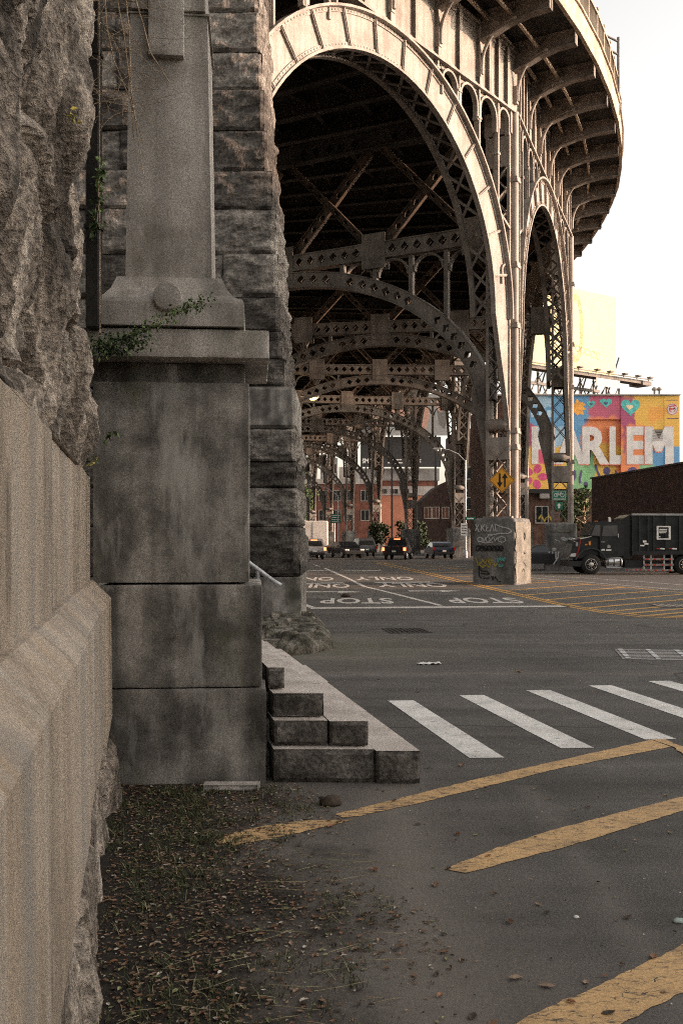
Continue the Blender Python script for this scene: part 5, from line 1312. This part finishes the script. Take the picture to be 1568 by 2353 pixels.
tprism('body_sill', [(965,600),(965,560),(1900,548),(1900,590)], -.07, .0, truck_k)
lg = [(1245,425,1405,412),(1245,284,1405,270)]
tprism('logo_frame', [(1245,425),(1245,412),(1405,412),(1405,425)], -.075, -.062, sign_w); tprism('logo_frame', [(1245,284),(1245,270),(1405,272),(1405,286)], -.075, -.062, sign_w)
tprism('logo_frame', [(1245,411),(1245,285),(1266,285),(1266,411)], -.075, -.062, sign_w); tprism('logo_frame', [(1383,411),(1383,287),(1405,287),(1405,411)], -.075, -.062, sign_w)
for a, b, c, d in ((1275,1365,305,316),(1275,1362,324,334),(1275,1350,343,352),(1270,1288,388,397)): tprism('logo_line', [(a,d),(a,c),(b,c),(b,d)], -.075, -.062, sign_w)
for a, b, c, d in ((1088,1128,435,458),(1058,1105,486,500),(1105,1150,465,482)): tprism('body_lettering', [(a,d),(a,c),(b,c),(b,d)], -.07, -.001, sign_w)
for a in (1285, 1425): tprism('reflector', [(a,535),(a,520),(a+50,522),(a+50,537)], -.085, -.0705, sign_w); tprism('reflector', [(a-40,533),(a-40,520),(a-2,520),(a-2,533)], -.085, -.0705, red_p)
stripe_m = mat('reflective_tape', (.22,.21,.20), bump=0)
for a, b, z in ((885,1092,768),(1100,1445,648),(1100,1445,712),(1115,1445,774)):
    tprism('side_guard', [(a,z+10),(a,z-12),(b,z-12),(b,z+10)], .0, .06, stripe_m)
    for q in range(4):
        aa = a + (b-a)*(q+.35)/4; tprism('tape_mark', [(aa,z+8),(aa,z-9),(aa+(b-a)*.08,z-9),(aa+(b-a)*.08,z+8)], -.012, -.001, red_p)
for a in (1100, 1180, 1332, 1418): tprism('guard_post', [(a,780),(a,590),(a+18,590),(a+18,780)], .065, .12, galv)
tprism('battery_box', [(895,745),(895,660),(1090,660),(1090,745)], .15, .7, black_metal)
wheel(TR, tx(500), .18, .5, .3, side=1); wheel(TR, tx(500), WT-.18, .5, .3, side=-1)
for c in (1575, 1800): wheel(TR, tx(c), .3, .5, .5, side=1); wheel(TR, tx(c), WT-.3, .5, .5, side=-1)

# ------------------------------------------------------------------ signs, lamps
sg = empty('two_way_sign', at(1152, 1103, 38.7), R(-8), label='orange-yellow diamond warning sign with two opposed arrows on the column', cat='sign')
rd = 29.5/FPX*38.7
obj('plate', lambda k: k.prism([(0,-rd),(rd,0),(0,rd),(-rd,0)], 0, .012), sign_y, sg)
def diamond_line(k):
    for a, b in (((0,-1),(1,0)),((1,0),(0,1)),((0,1),(-1,0)),((-1,0),(0,-1))): k.beam((a[0]*rd*.93, -.003, a[1]*rd*.93), (b[0]*rd*.93, -.003, b[1]*rd*.93), .004, .015, up=(0, 0, 1))
obj('border_line', diamond_line, sign_k, sg)
for xx, s_ in ((-.085, -1), (.11, 1)):
    obj('arrow', lambda k: k.prism([(xx-.032,-.27*s_),(xx+.032,-.27*s_),(xx+.032,.08*s_),(xx+.11,.08*s_),(xx,.28*s_),(xx-.11,.08*s_),(xx-.032,.08*s_)], -.006, -.001), sign_k, sg)
obj('bracket', lambda k: [k.box(-.03, .03, .013, .4, -.25, -.19), k.box(-.03, .03, .013, .4, .19, .25)], sign_back, sg)
bs = empty('bike_route_sign', at(1283, 1138, 54.2), R(-4), label='green bicycle route sign on the second column', cat='sign')
w2, h2 = .38, .27
obj('plate', lambda k: k.bbox(-w2, w2, 0, .012, -h2, h2, .004), sign_g, bs)
obj('border_line', lambda k: [k.box(-w2+.03, w2-.03, -.004, -.001, h2-.045, h2-.03), k.box(-w2+.03, w2-.03, -.004, -.001, -h2+.03, -h2+.045), k.box(-w2+.03, -w2+.045, -.004, -.001, -h2+.045, h2-.045), k.box(w2-.045, w2-.03, -.004, -.001, -h2+.045, h2-.045)], sign_w, bs)
def bike(k):
    for x in (-.17, .17): k.arc(x, .02, .085, .11, 0, 2*math.pi, 18, -.004, -.001)
    for a, b in (((-.17,.02),(-.06,.13)),((-.06,.13),(.11,.13)),((.11,.13),(.17,.02)),((-.06,.13),(0,.02)),((0,.02),(.11,.13)),((-.17,.02),(0,.02)),((.11,.13),(.1,.18)),((-.06,.13),(-.08,.17)),((.06,.18),(.13,.18))):
        k.beam((a[0], -.0025, a[1]), (b[0], -.0025, b[1]), .003, .022)
obj('bicycle_symbol', bike, sign_w, bs)
link('lettering', text_mesh('lettering', 'BIKE ROUTE', sign_w, -.28, .28, -.21, -.14, .003, .0, fn=lambda a, b, c: (a, -.004+c, b)), bs)
as_ = empty('bike_arrow_sign', at(1283, 1162, 54.2), R(-4), label='small green plate with a white up arrow under the bicycle sign', cat='sign')
obj('plate', lambda k: k.bbox(-.19, .19, 0, .012, -.2, .2, .004), sign_g, as_)
obj('arrow', lambda k: k.prism([(-.05,-.13),(.05,-.13),(.05,.02),(.12,.02),(0,.15),(-.12,.02),(-.05,.02)], -.005, -.001), sign_w, as_)
ns = empty('notice_plate', at(1277, 1186, 54.2), R(-4), label='small brown notice plate low on the second column', cat='sign')
obj('plate', lambda k: k.bbox(-.17, .17, 0, .01, -.22, .22, .004), mat('faded_brown_sign', (.2,.13,.11), bump=0), ns)
for q in range(3): obj('text_line', lambda k: k.box(-.12, .12, -.004, -.001, .1-q*.1, .13-q*.1), sign_k, ns)
hg = empty('overhead_street_sign', at(771, 1191, 150), 0, label='distant green guide sign with white lines on a column', cat='sign')
obj('plate', lambda k: k.bbox(-.75, .75, 0, .05, -.7, .7, .02), sign_g, hg)
for q in range(4): obj('text_line', lambda k: k.box(-.6, .6-.1*(q % 2), -.02, -.001, .42-q*.32, .54-q*.32), sign_w, hg)

def street_lamp(label, base, ztop, arm, lit=False, pole=True):
    L_ = empty('street_lamp', base, label=label, cat='street lamp', group=None)
    if pole:
        obj('pole', lambda k: k.tube([(0,0,0),(0,0,ztop*.5),(0,0,ztop)], [.13,.1,.07], 10), galv, L_); obj('pole_base', lambda k: k.lathe([(.22,0),(.22,.5),(.14,.65)], 10), galv, L_)
    ax, az = arm
    obj('arm', lambda k: k.tube([(0,0,ztop-.1),(ax*.3,0,ztop+az*.55),(ax*.7,0,ztop+az*.92),(ax,0,ztop+az)], .045, 8), galv, L_)
    obj('lamp_head', lambda k: k.bbox(ax-.75 if ax < 0 else ax, ax if ax < 0 else ax+.75, -.16, .16, ztop+az-.09, ztop+az+.1, .05), galv, L_)
    cx_ = ax-.4 if ax < 0 else ax+.4
    obj('lens', lambda k: k.lathe([(0,-.12),(.14,-.1),(.2,-.0)], 12, (cx_, 0, ztop+az-.09)), warm_lit if lit else headl, L_)
    return L_
street_lamp('tall grey street lamp carrying a white notice and green name sign', (gp(1068,1289).x*88/gp(1068,1289).y, 88, 0), at(0,1057,88).z, (-2.1, 1.0))
lp = street_lamp('street lamp arm reaching left from the far light column', (fx(776,150), 150, 0), at(0,1138,150).z, (-4.2, 1.6))
lp = street_lamp('lower curved lamp arm on the far column left', (fx(768,160), 160, 0), at(0,1200,160).z, (-4.6, 1.6))
# the one lit lamp hung under the viaduct
hl = empty('hanging_lamp', at(704, 912, 78), label='lit amber lamp hanging under the viaduct', cat='lamp')
obj('lamp_arm', lambda k: k.tube([(-1.5,0,.05),(-.6,0,.08),(.1,0,.02)], .05, 8), galv, hl); obj('lamp_head', lambda k: k.bbox(0, .95, -.2, .2, -.08, .12, .05), galv, hl)
obj('lens', lambda k: k.lathe([(0,-.16),(.22,-.13),(.34,-.02)], 14, (.5, 0, -.08)), warm_lit, hl)
pl_ = bpy.data.lights.new('hanging_lamp_light', 'POINT'); pl_.energy = 60; pl_.color = (1, .62, .25); pl_.shadow_soft_size = .2
plo = bpy.data.objects.new('hanging_lamp_light', pl_); col.objects.link(plo); plo.parent = hl; plo.location = (.5, 0, -.5)
# signs on the lamp post by the fourth column
s1 = empty('street_name_sign', at(1079, 1191, 87.5), label='small green street name sign on the grey lamp post', cat='sign'); obj('plate', lambda k: k.box(-.45, .45, 0, .02, -.14, .14), sign_g, s1); obj('text_line', lambda k: k.box(-.3, .3, -.01, -.001, -.05, .05), sign_w, s1)
s2 = empty('parking_sign', at(1065, 1216, 87.4), label='white parking notice on the grey lamp post', cat='sign'); obj('plate', lambda k: k.box(-.28, .28, 0, .02, -.55, .55), sign_w, s2)
for q in range(4): obj('text_line', lambda k: k.box(-.2, .2, -.01, -.001, .3-q*.22, .36-q*.22), sign_k, s2)

# ------------------------------------------------------------------ graffiti on the piers (strokes of spray paint)
spray_w = mat('white_spray_paint', (.5,.5,.5), (.4,.4,.4), (.56,.56,.56), scale=20, bump=0); spray_k = mat('black_spray_paint', (.018,.018,.018), bump=0); spray_y = mat('yellow_spray_paint', (.30,.25,.06), bump=0); spray_t = mat('teal_spray_paint', (.10,.33,.30), bump=0)
def strokes(name, pier, lines, m, w, bow=True):
    """lines in (0..1 left to right, 0..1 bottom to top) of the street-end face of a pier"""
    def fn(k):
        for ln in lines:
            P = [(.80 - 1.60*a + 0.5, .05 + 2.4*b) for a, b in ln]
            for (y0, z0), (y1, z1) in zip(P, P[1:]):
                k.beam((-1.0-.014, y0, z0), (-1.0-.014, y1, z1), .05, w, up=(1, 0, 0)) if False else k.beam((-1.018, y0, z0), (-1.018, y1, z1), w, .012, up=(1, 0, 0))
    return obj(name, fn, m, pier)
def scrib(x0, x1, y0, y1, n, seed, jit=.5):
    r_ = random.Random(seed); return [(x0 + (x1-x0)*i/(n-1) + r_.uniform(-jit, jit)*(x1-x0)/n, r_.uniform(y0, y1)) for i in range(n)]
def circ(cx_, cy_, rx, ry, n=12, a0=0, a1=2*math.pi): return [(cx_+rx*math.cos(a0+(a1-a0)*i/n), cy_+ry*math.sin(a0+(a1-a0)*i/n)) for i in range(n+1)]
P1 = piers[1]
strokes('white_tag', P1, [[(.03,.86),(.12,.97)],[(.04,.97),(.13,.84)],[(.18,.86),(.2,.96)],[(.2,.9),(.28,.97)],[(.21,.91),(.29,.85)],[(.33,.96),(.32,.86),(.4,.86)],[(.33,.91),(.38,.91)],[(.42,.85),(.47,.97),(.52,.85)],[(.55,.97),(.56,.86),(.62,.86)],[(.55,.97),(.7,.93),(.9,.9),(.97,.86),(.9,.82),(.7,.82),(.5,.8)],circ(.42,.79,.06,.012)], spray_w, .035)
strokes('white_tag', P1, [circ(.15,.72,.06,.04),[(.22,.75),(.26,.68),(.3,.75)],circ(.36,.72,.05,.045),[(.42,.69),(.5,.76),(.55,.69),(.6,.75)],circ(.72,.72,.1,.045),[(.1,.7),(.3,.66),(.5,.68)]], spray_w, .03)
strokes('black_tag', P1, [circ(.1+.1*i,.575,.055,.045,9) for i in range(7)] + [scrib(.05,.75,.53,.62,16,4), scrib(.05,.75,.53,.62,14,5)], spray_k, .035)
strokes('black_tag', P1, [[(.12,.28),(.14,.12),(.2,.08)],[(.12,.28),(.2,.2),(.34,.2),(.4,.15),(.16,.16)],[(.25,.08),(.4,.09)],[(.45,.12),(.5,.05),(.55,.11),(.62,.04),(.7,.03)],[(.5,.12),(.48,.05)]], spray_k, .035)
strokes('yellow_tag', P1, [scrib(.05,.5,.3,.42,14,8,1), scrib(.1,.6,.24,.36,14,9,1)], spray_y, .05)
strokes('teal_tag', P1, [scrib(.58,.82,.36,.44,10,11), scrib(.6,.8,.33,.42,10,12), [(.62,.3),(.76,.3)], [(.64,.275),(.74,.275)]], spray_t, .04)
P2 = piers[2]
strokes('white_tag', P2, [[(.1,.42),(.14,.25),(.25,.12),(.4,.28),(.42,.42)],[(.22,.42),(.22,.25)],[(.33,.42),(.33,.25)],circ(.27,.47,.06,.02)], spray_w, .07); strokes('white_tag', P2, [scrib(.5,.9,.66,.74,16,3), scrib(.5,.9,.66,.76,16,6)], spray_w, .07); strokes('pale_band', P2, [[(.1,.9),(.5,.89),(.95,.9)]], pier_pale, .1)
# pale painted side of the first pier
mb = MB()
for pr in (1,):
    P = []
    for i in range(15): P.append((-.93 + .06*math.sin(i*1.3) + .05*math.sin(i*2.9), .03 + i*(PT-.2)/14))
    P += [(.93, PT-.17), (.93, .03)]
    mb.prism(P, 0, .02, lambda a, b, c: (a*.985, CD/2 - .888 + .012*b/PT*0 - c + (.0 if b < .2 else .012*b/PT), b))
    mb.build('painted_side', pier_pale, P1)
strokes_side = [[(-.2,.5),(-.05,.62),(.1,.5)],[(0,1.3),(.1,1.2),(.25,1.25)],[(.0,1.9),(.1,2.05),(.2,1.9),(.1,1.75),(0,1.9)],[(-.1,.9),(.3,.7)]]
obj('black_tag', lambda k: [k.beam((a[0], CD/2-.905, a[1]), (b[0], CD/2-.905, b[1]), .03, .025) for ln in strokes_side for a, b in zip(ln, ln[1:])], spray_k, P1)

# ------------------------------------------------------------------ plants
def leaf_at(k, p, d, L_, wd_, up=None, rnd=random):
    """one pointed leaf of two halves folded on the midrib"""
    d = Vector(d).normalized(); side = d.cross(up or Vector((rnd.uniform(-1, 1), rnd.uniform(-1, 1), rnd.uniform(-.4, 1)))).normalized(); n = side.cross(d)
    p = Vector(p); a = p + d*L_*.45 + side*wd_ + n*wd_*.3; b = p + d*L_*.45 - side*wd_ + n*wd_*.3; t = p + d*L_ - n*wd_*.2; m_ = p + d*L_*.5
    k.add([p, a, t, b, m_], [(0, 1, 4), (1, 2, 4), (0, 4, 3), (4, 2, 3)])
def rv(r_, s=1.0): return Vector((r_.uniform(-1, 1), r_.uniform(-1, 1), r_.uniform(-1, 1)))*s
def sprig(name, label, path, n, spread, L_, m, seed, stem_r=.004, droop=0.0, cat='plant', extra=None):
    r_ = random.Random(seed); P = [Vector(p) for p in path]; root = P[0].copy()
    e = empty(name, root, label=label, cat=cat)
    obj('stem', lambda k: k.tube([p-root for p in P], [stem_r*(1-.7*i/len(P)) for i in range(len(P))], 5), twig_m, e)
    def fol(k):
        for i in range(n):
            t = (r_.random()**.8)*(len(P)-1); j = min(int(t), len(P)-2); q = P[j] + (P[j+1]-P[j])*(t-j) + rv(r_, spread*(.4+.6*r_.random()))
            k.mi = 0 if (extra is None or r_.random() > .25) else 1
            leaf_at(k, q-root, rv(r_) + Vector((0, 0, -droop)), L_*r_.uniform(.6, 1.3), L_*.28, rnd=r_)
    obj('foliage', fol, [m] + ([extra] if extra else []), e)
    return e
V7 = lambda x, y, Y=7.25: at(x, y, Y)
sprig('ivy_spray', 'green leafy spray trailing across the pedestal base from the rock', [V7(205,805,7.1), V7(250,790), V7(310,770), V7(370,735,7.3), V7(430,705,7.35), V7(480,692,7.38)], 460, .065, .03, leaf_g, 21, extra=leaf_d)
sprig('ivy_spray', 'dense dark leafy clump hanging below the pedestal slab', [V7(207,790,7.1), V7(240,795,7.15), V7(280,790,7.18), V7(330,770,7.2)], 560, .10, .034, leaf_d, 22, droop=.6, extra=leaf_g)
sprig('weed', 'bright green weed growing from the shaded gap beside the pedestal', [V7(222,520), V7(228,470), V7(226,420), V7(236,372)], 75, .05, .055, leaf_g, 23, droop=.5, extra=leaf_d)
sprig('weed', 'fine drooping green weed below the bright green one', [V7(222,470), V7(216,510), V7(212,540)], 40, .03, .05, leaf_d, 24, droop=1.5)
sprig('seedling', 'small green seedling at the left edge of the pedestal die', [V7(238,1020,7.35), V7(252,1000,7.3), V7(262,988,7.3)], 16, .025, .05, leaf_g, 25, extra=leaf_d)
sprig('seedling', 'tiny yellow green sprig on top of the concrete wall end', [V7(200,1070,7.1), V7(214,1058,7.1), V7(225,1052,7.1)], 16, .02, .03, leaf_g, 26, extra=leaf_y)
sprig('vine_leaves', 'yellow leaves on a vine against the rock face', [at(160,255,5.6), at(170,268,5.6), at(172,285,5.6)], 7, .02, .04, leaf_y, 27)
# dry leafless vine over the shaft
rv_ = random.Random(31)
DV = empty('dry_vine', V7(270, -40), label='tangle of dry leafless vine stems hanging over the shaft', cat='vine'); dv0 = V7(270, -40)
for pts in ([(285,-40),(296,60),(300,150),(303,250),(308,330)], [(262,-40),(285,80),(296,170),(312,280),(330,400)], [(240,-40),(245,60),(262,140),(300,230),(330,330)], [(300,-40),(330,60),(345,120),(390,190)]):
    obj('stem', lambda k: k.tube([V7(x, y, 7.28 + .03*i) - dv0 for i, (x, y) in enumerate(pts)], [.006, .0055, .005, .004, .003][:len(pts)], 5), twig_m, DV)
def twigs(k):
    for i in range(85):
        x, y = rv_.uniform(190, 330), rv_.uniform(-60, 260); a = rv_.uniform(-.5, 1.0) + (math.pi if rv_.random() < .3 else 0); ln = rv_.uniform(40, 150); Y0 = rv_.uniform(7.05, 7.4); cv = rv_.uniform(-.9, .9)
        P = []
        for j in range(6):
            t = j/5; aa = a + cv*t; P.append(V7(x + ln*t*math.cos(aa), y + ln*t*math.sin(aa)*.7 + 18*t*t, Y0 - .1*t) - dv0)
        k.tube(P, [.0028*(1-.6*j/5) for j in range(6)], 4, caps=False)
tag(obj('twigs', twigs, twig_m, DV), kind='stuff')

def tree(label, base, h, cr, crown_h, n, L_, m, seed, name='tree', cat='tree', extra=None):
    r_ = random.Random(seed); e = empty(name, base, label=label, cat=cat)
    def trunk(k):
        k.tube([(0,0,0),(.05*h,0,h*.3),(0,.03*h,h*.6),(0,0,h*.9)], [h*.03,h*.024,h*.016,h*.005], 8)
        for i in range(9):
            a = r_.uniform(0, 6.28); z = h*r_.uniform(.3, .8); k.tube([(0,0,z),(cr*.4*math.cos(a),cr*.4*math.sin(a),z+h*.08),(cr*.8*math.cos(a),cr*.8*math.sin(a),z+h*.12)], [h*.012,h*.008,h*.003], 5)
    obj('trunk', trunk, twig_m, e)
    cl_ = [(Vector((r_.uniform(-1,1)*cr*.75, r_.uniform(-1,1)*cr*.75, h-crown_h + crown_h*r_.uniform(.15,.95))), r_.uniform(.22,.42)*cr) for _ in range(16)]
    def crown(k):
        for i in range(n):
            c_, r0 = r_.choice(cl_); k.mi = 0 if (extra is None or r_.random() > .3) else 1
            leaf_at(k, c_ + rv(r_).normalized()*r0*r_.uniform(.5, 1.15), rv(r_), L_*r_.uniform(.6, 1.4), L_*.4, rnd=r_)
    obj('crown', crown, [m] + ([extra] if extra else []), e); return e
tree('leafy green bush growing below the mural behind the second column', (mX(1338)*.93, 88, 0), 6.2, 2.2, 6.0, 1600, .3, leaf_d, 41, 'bush', 'bush', leaf_g)
tree('dark street tree between the grey SUV and the black pickup', (fx(872,118), 118, 0), 3.3, 1.4, 2.7, 900, .3, leaf_d, 42)
tree('dark street tree in front of the pale door canopy by the pickup', (fx(948,118), 118, 0), 3.5, 1.9, 3.0, 1000, .32, leaf_d, 43)
tree('far pale green tree beside the abutment edge', (fx(690,185), 185, 0), 14.5, 3.2, 11, 1800, .5, leaf_g, 44)

# ------------------------------------------------------------------ litter, grass and small things on the ground
rl = random.Random(77)
bound = lambda Y: 1.12 - .19*Y
def dens(x, y):
    d = bound(y) - x + .55*nz(x, y, 0, 1.1)
    return max(0.0, min(1.0, .15 + d*1.1)) if d > -.35 else 0.012
def ground_leaf(k, x, y, s, z=.006):
    a = rl.uniform(0, 6.28); c_, t = math.cos(a), math.sin(a); tilt = rl.uniform(-.35, .35); curl = rl.uniform(.05, .5)*s
    P = [(-1, 0, 0), (-.3, -.5, curl/s), (.5, -.42, curl/s*.8), (1.1, 0, .15), (.4, .5, curl/s*.6), (-.4, .45, curl/s), (0, 0, 0)]
    V = [(x + s*(px*c_ - py*t), y + s*(px*t + py*c_), z + s*(pz + .3*abs(tilt)*(px+1)*.5)) for px, py, pz in P]
    k.mi = rl.choices(range(6), [5, 10, .8, 1.2, 9, 3])[0]
    k.add(V, [(6, i, (i+1) % 6) for i in range(6)])
lf = MB(); cnt = 0
while cnt < 7500:
    y = 2.9 + 5.2*rl.random(); x = rl.uniform(-1.95, 3.2)
    if x < -1.96 + .199*(7.8-y) + .2: continue
    if y > 7.6 and x < .75: continue
    if rl.random() < dens(x, y): ground_leaf(lf, x, y, rl.choice([.005, .006, .008, .010, .013, .018]) * rl.uniform(.8, 1.2)); cnt += 1
for i in range(9000):
    y = 2.9 + 4.8*rl.random(); x = rl.uniform(-1.95, .9)
    if x < -1.96 + .199*(7.8-y) + .2 or rl.random() > dens(x, y)*1.2: continue
    s_ = rl.uniform(.002, .006); a = rl.uniform(0, 3.14); c_, t = math.cos(a)*s_*rl.uniform(1, 3), math.sin(a)*s_*rl.uniform(1, 3); lf.mi = rl.choice([0, 1, 1, 4, 5, 3])
    lf.add([(x-c_, y-t, .002), (x+t*.4, y-c_*.4, .004+s_*.5), (x+c_, y+t, .003), (x-t*.4, y+c_*.4, .002)], [(0, 1, 2, 3)])
tag(lf.build('leaf_litter', litter, fix=False), 'scattered brown and tan leaf litter over the soil by the wall', 'leaf litter', kind='stuff')
gs = MB(); tufts = []
while len(tufts) < 360:
    y = rl.uniform(2.9, 7.5); x = rl.uniform(-1.9, .6)
    if x < -1.96 + .199*(7.8-y) + .22: continue
    if rl.random() < (dens(x, y)-.15)*(.35 + 1.2*(nz(x, y, 5, 1.7) > .05)): tufts.append((x, y))
for (x, y) in tufts:
    for b in range(rl.randint(8, 26)):
        a = rl.uniform(0, 6.28); h_ = rl.uniform(.012, .05); lean = rl.uniform(.4, 2.2)*h_; px_, py_ = x + rl.gauss(0, .035), y + rl.gauss(0, .035); w = rl.uniform(.0012, .0026)
        gs.mi = 1 if rl.random() < .10 else 0
        dx, dy = math.cos(a), math.sin(a)
        gs.add([(px_-dy*w, py_+dx*w, 0), (px_+dy*w, py_-dx*w, 0), (px_+dx*lean*.5+dy*w*.7, py_+dy*lean*.5-dx*w*.7, h_*.75), (px_+dx*lean*.5-dy*w*.7, py_+dy*lean*.5+dx*w*.7, h_*.75), (px_+dx*lean, py_+dy*lean, h_)], [(0, 1, 2, 3), (3, 2, 4)])
for i in range(70):                                        # long dry straws lying flat
    y = rl.uniform(3.6, 6.0); x = rl.uniform(-.9, .2); a = rl.uniform(-.6, .6); ln = rl.uniform(.05, .26); gs.mi = 1
    gs.tube([(x, y, .012), (x+ln*.5*math.cos(a), y+ln*.5*math.sin(a), .02), (x+ln*math.cos(a+.2), y+ln*math.sin(a+.2), .01)], .0016, 4, caps=False)
tag(gs.build('grass', grass_m, fix=False), 'sparse short grass growing through the soil by the wall', 'grass', kind='stuff')
gv = MB()
for i in range(900):
    y = rl.uniform(3, 16); x = rl.uniform(-.6, 5)
    if y > 7.5 and x < 1.15 - .21*(y-7.6): continue
    s = rl.uniform(.002, .006); gv.mi = rl.choice([0, 1, 2]); gv.add([(x-s, y-s, .002), (x+s, y-s*.6, .002), (x+s*.7, y+s, .002), (x-s*.8, y+s*.7, .002), (x, y, .002+s)], [(0,1,4),(1,2,4),(2,3,4),(3,0,4)])
tag(gv.build('grit', [rubble_m, white_paint, litter[4]], fix=False), 'fine grit and crumbs strewn over the asphalt', 'grit', kind='stuff')
# leaves one can pick out on the asphalt
for (px_, py_) in ((1050,1918),(1120,1968),(1000,2035),(1236,2080),(1170,2120),(1185,2250),(1130,2355),(1345,2258),(1255,2268),(1085,2338),(960,1895),(905,1840),(760,1900),(1030,1996),(1310,2305),(985,1765),(1060,1760),(1190,1545),(930,1470),(905,1500),(870,1560),(960,1590),(1090,1450),(1440,2110),(1500,2200),(1395,2330),(1020,2190),(1010,2290),(860,2000),(820,2060)):
    p = gp(px_, py_); k = MB(); ground_leaf(k, 0, 0, rl.uniform(.022, .036)*(1.0 if py_ > 1800 else 1.3)); mi = rl.choice([0, 1, 2, 4]); k.m = [0]*len(k.m)
    tag(k.build('fallen_leaf', litter[mi], None, (p.x, p.y, 0), rl.uniform(0, 6), fix=False), 'single dry leaf lying on the open asphalt', 'leaf', 'single leaves on the asphalt')
pp = gp(985, 1526); k = MB(); k.grid(lambda u, v: (.34*(u-.5), .14*(v-.5) + .03*nz(u*3, v*3, 1), .012 + .05*abs(nz(u*4, v*4, 2))), 12, 6, False)
tag(k.build('paper_scrap', sign_w, None, (pp.x, pp.y, 0), R(5)), 'crumpled white paper scrap lying on the road beyond the steps', 'litter')
def stone(label, px_, py_, s, m, seed):
    p = gp(px_, py_); k = MB()
    def fn(u, v):
        a = 2*math.pi*u; b = math.pi*(v-.5); q = Vector((math.cos(a)*math.cos(b), math.sin(a)*math.cos(b), math.sin(b))); r0 = s*(1 + .35*noise.noise(q*1.6 + Vector((seed, 0, 0))))
        return (q.x*r0*1.3, q.y*r0, s*.35 + q.z*r0*.55)
    k.grid(fn, 14, 8); tag(k.build('stone', m, None, (p.x, p.y, 0)), label, 'stone')
stone('dark lump of stone on the soil below the steps', 757, 1848, .07, litter[4], 3); stone('dark lump lying on the road left of STOP', 884-90, 1371, .12, litter[4], 8)
stone('small pale green pebble near the right edge of the asphalt', 1558, 2118, .022, mat('pale_green_stone', (.3,.36,.33), bump=0), 5); stone('small white pebble on the open asphalt', 1322, 2108, .012, sign_w, 6)
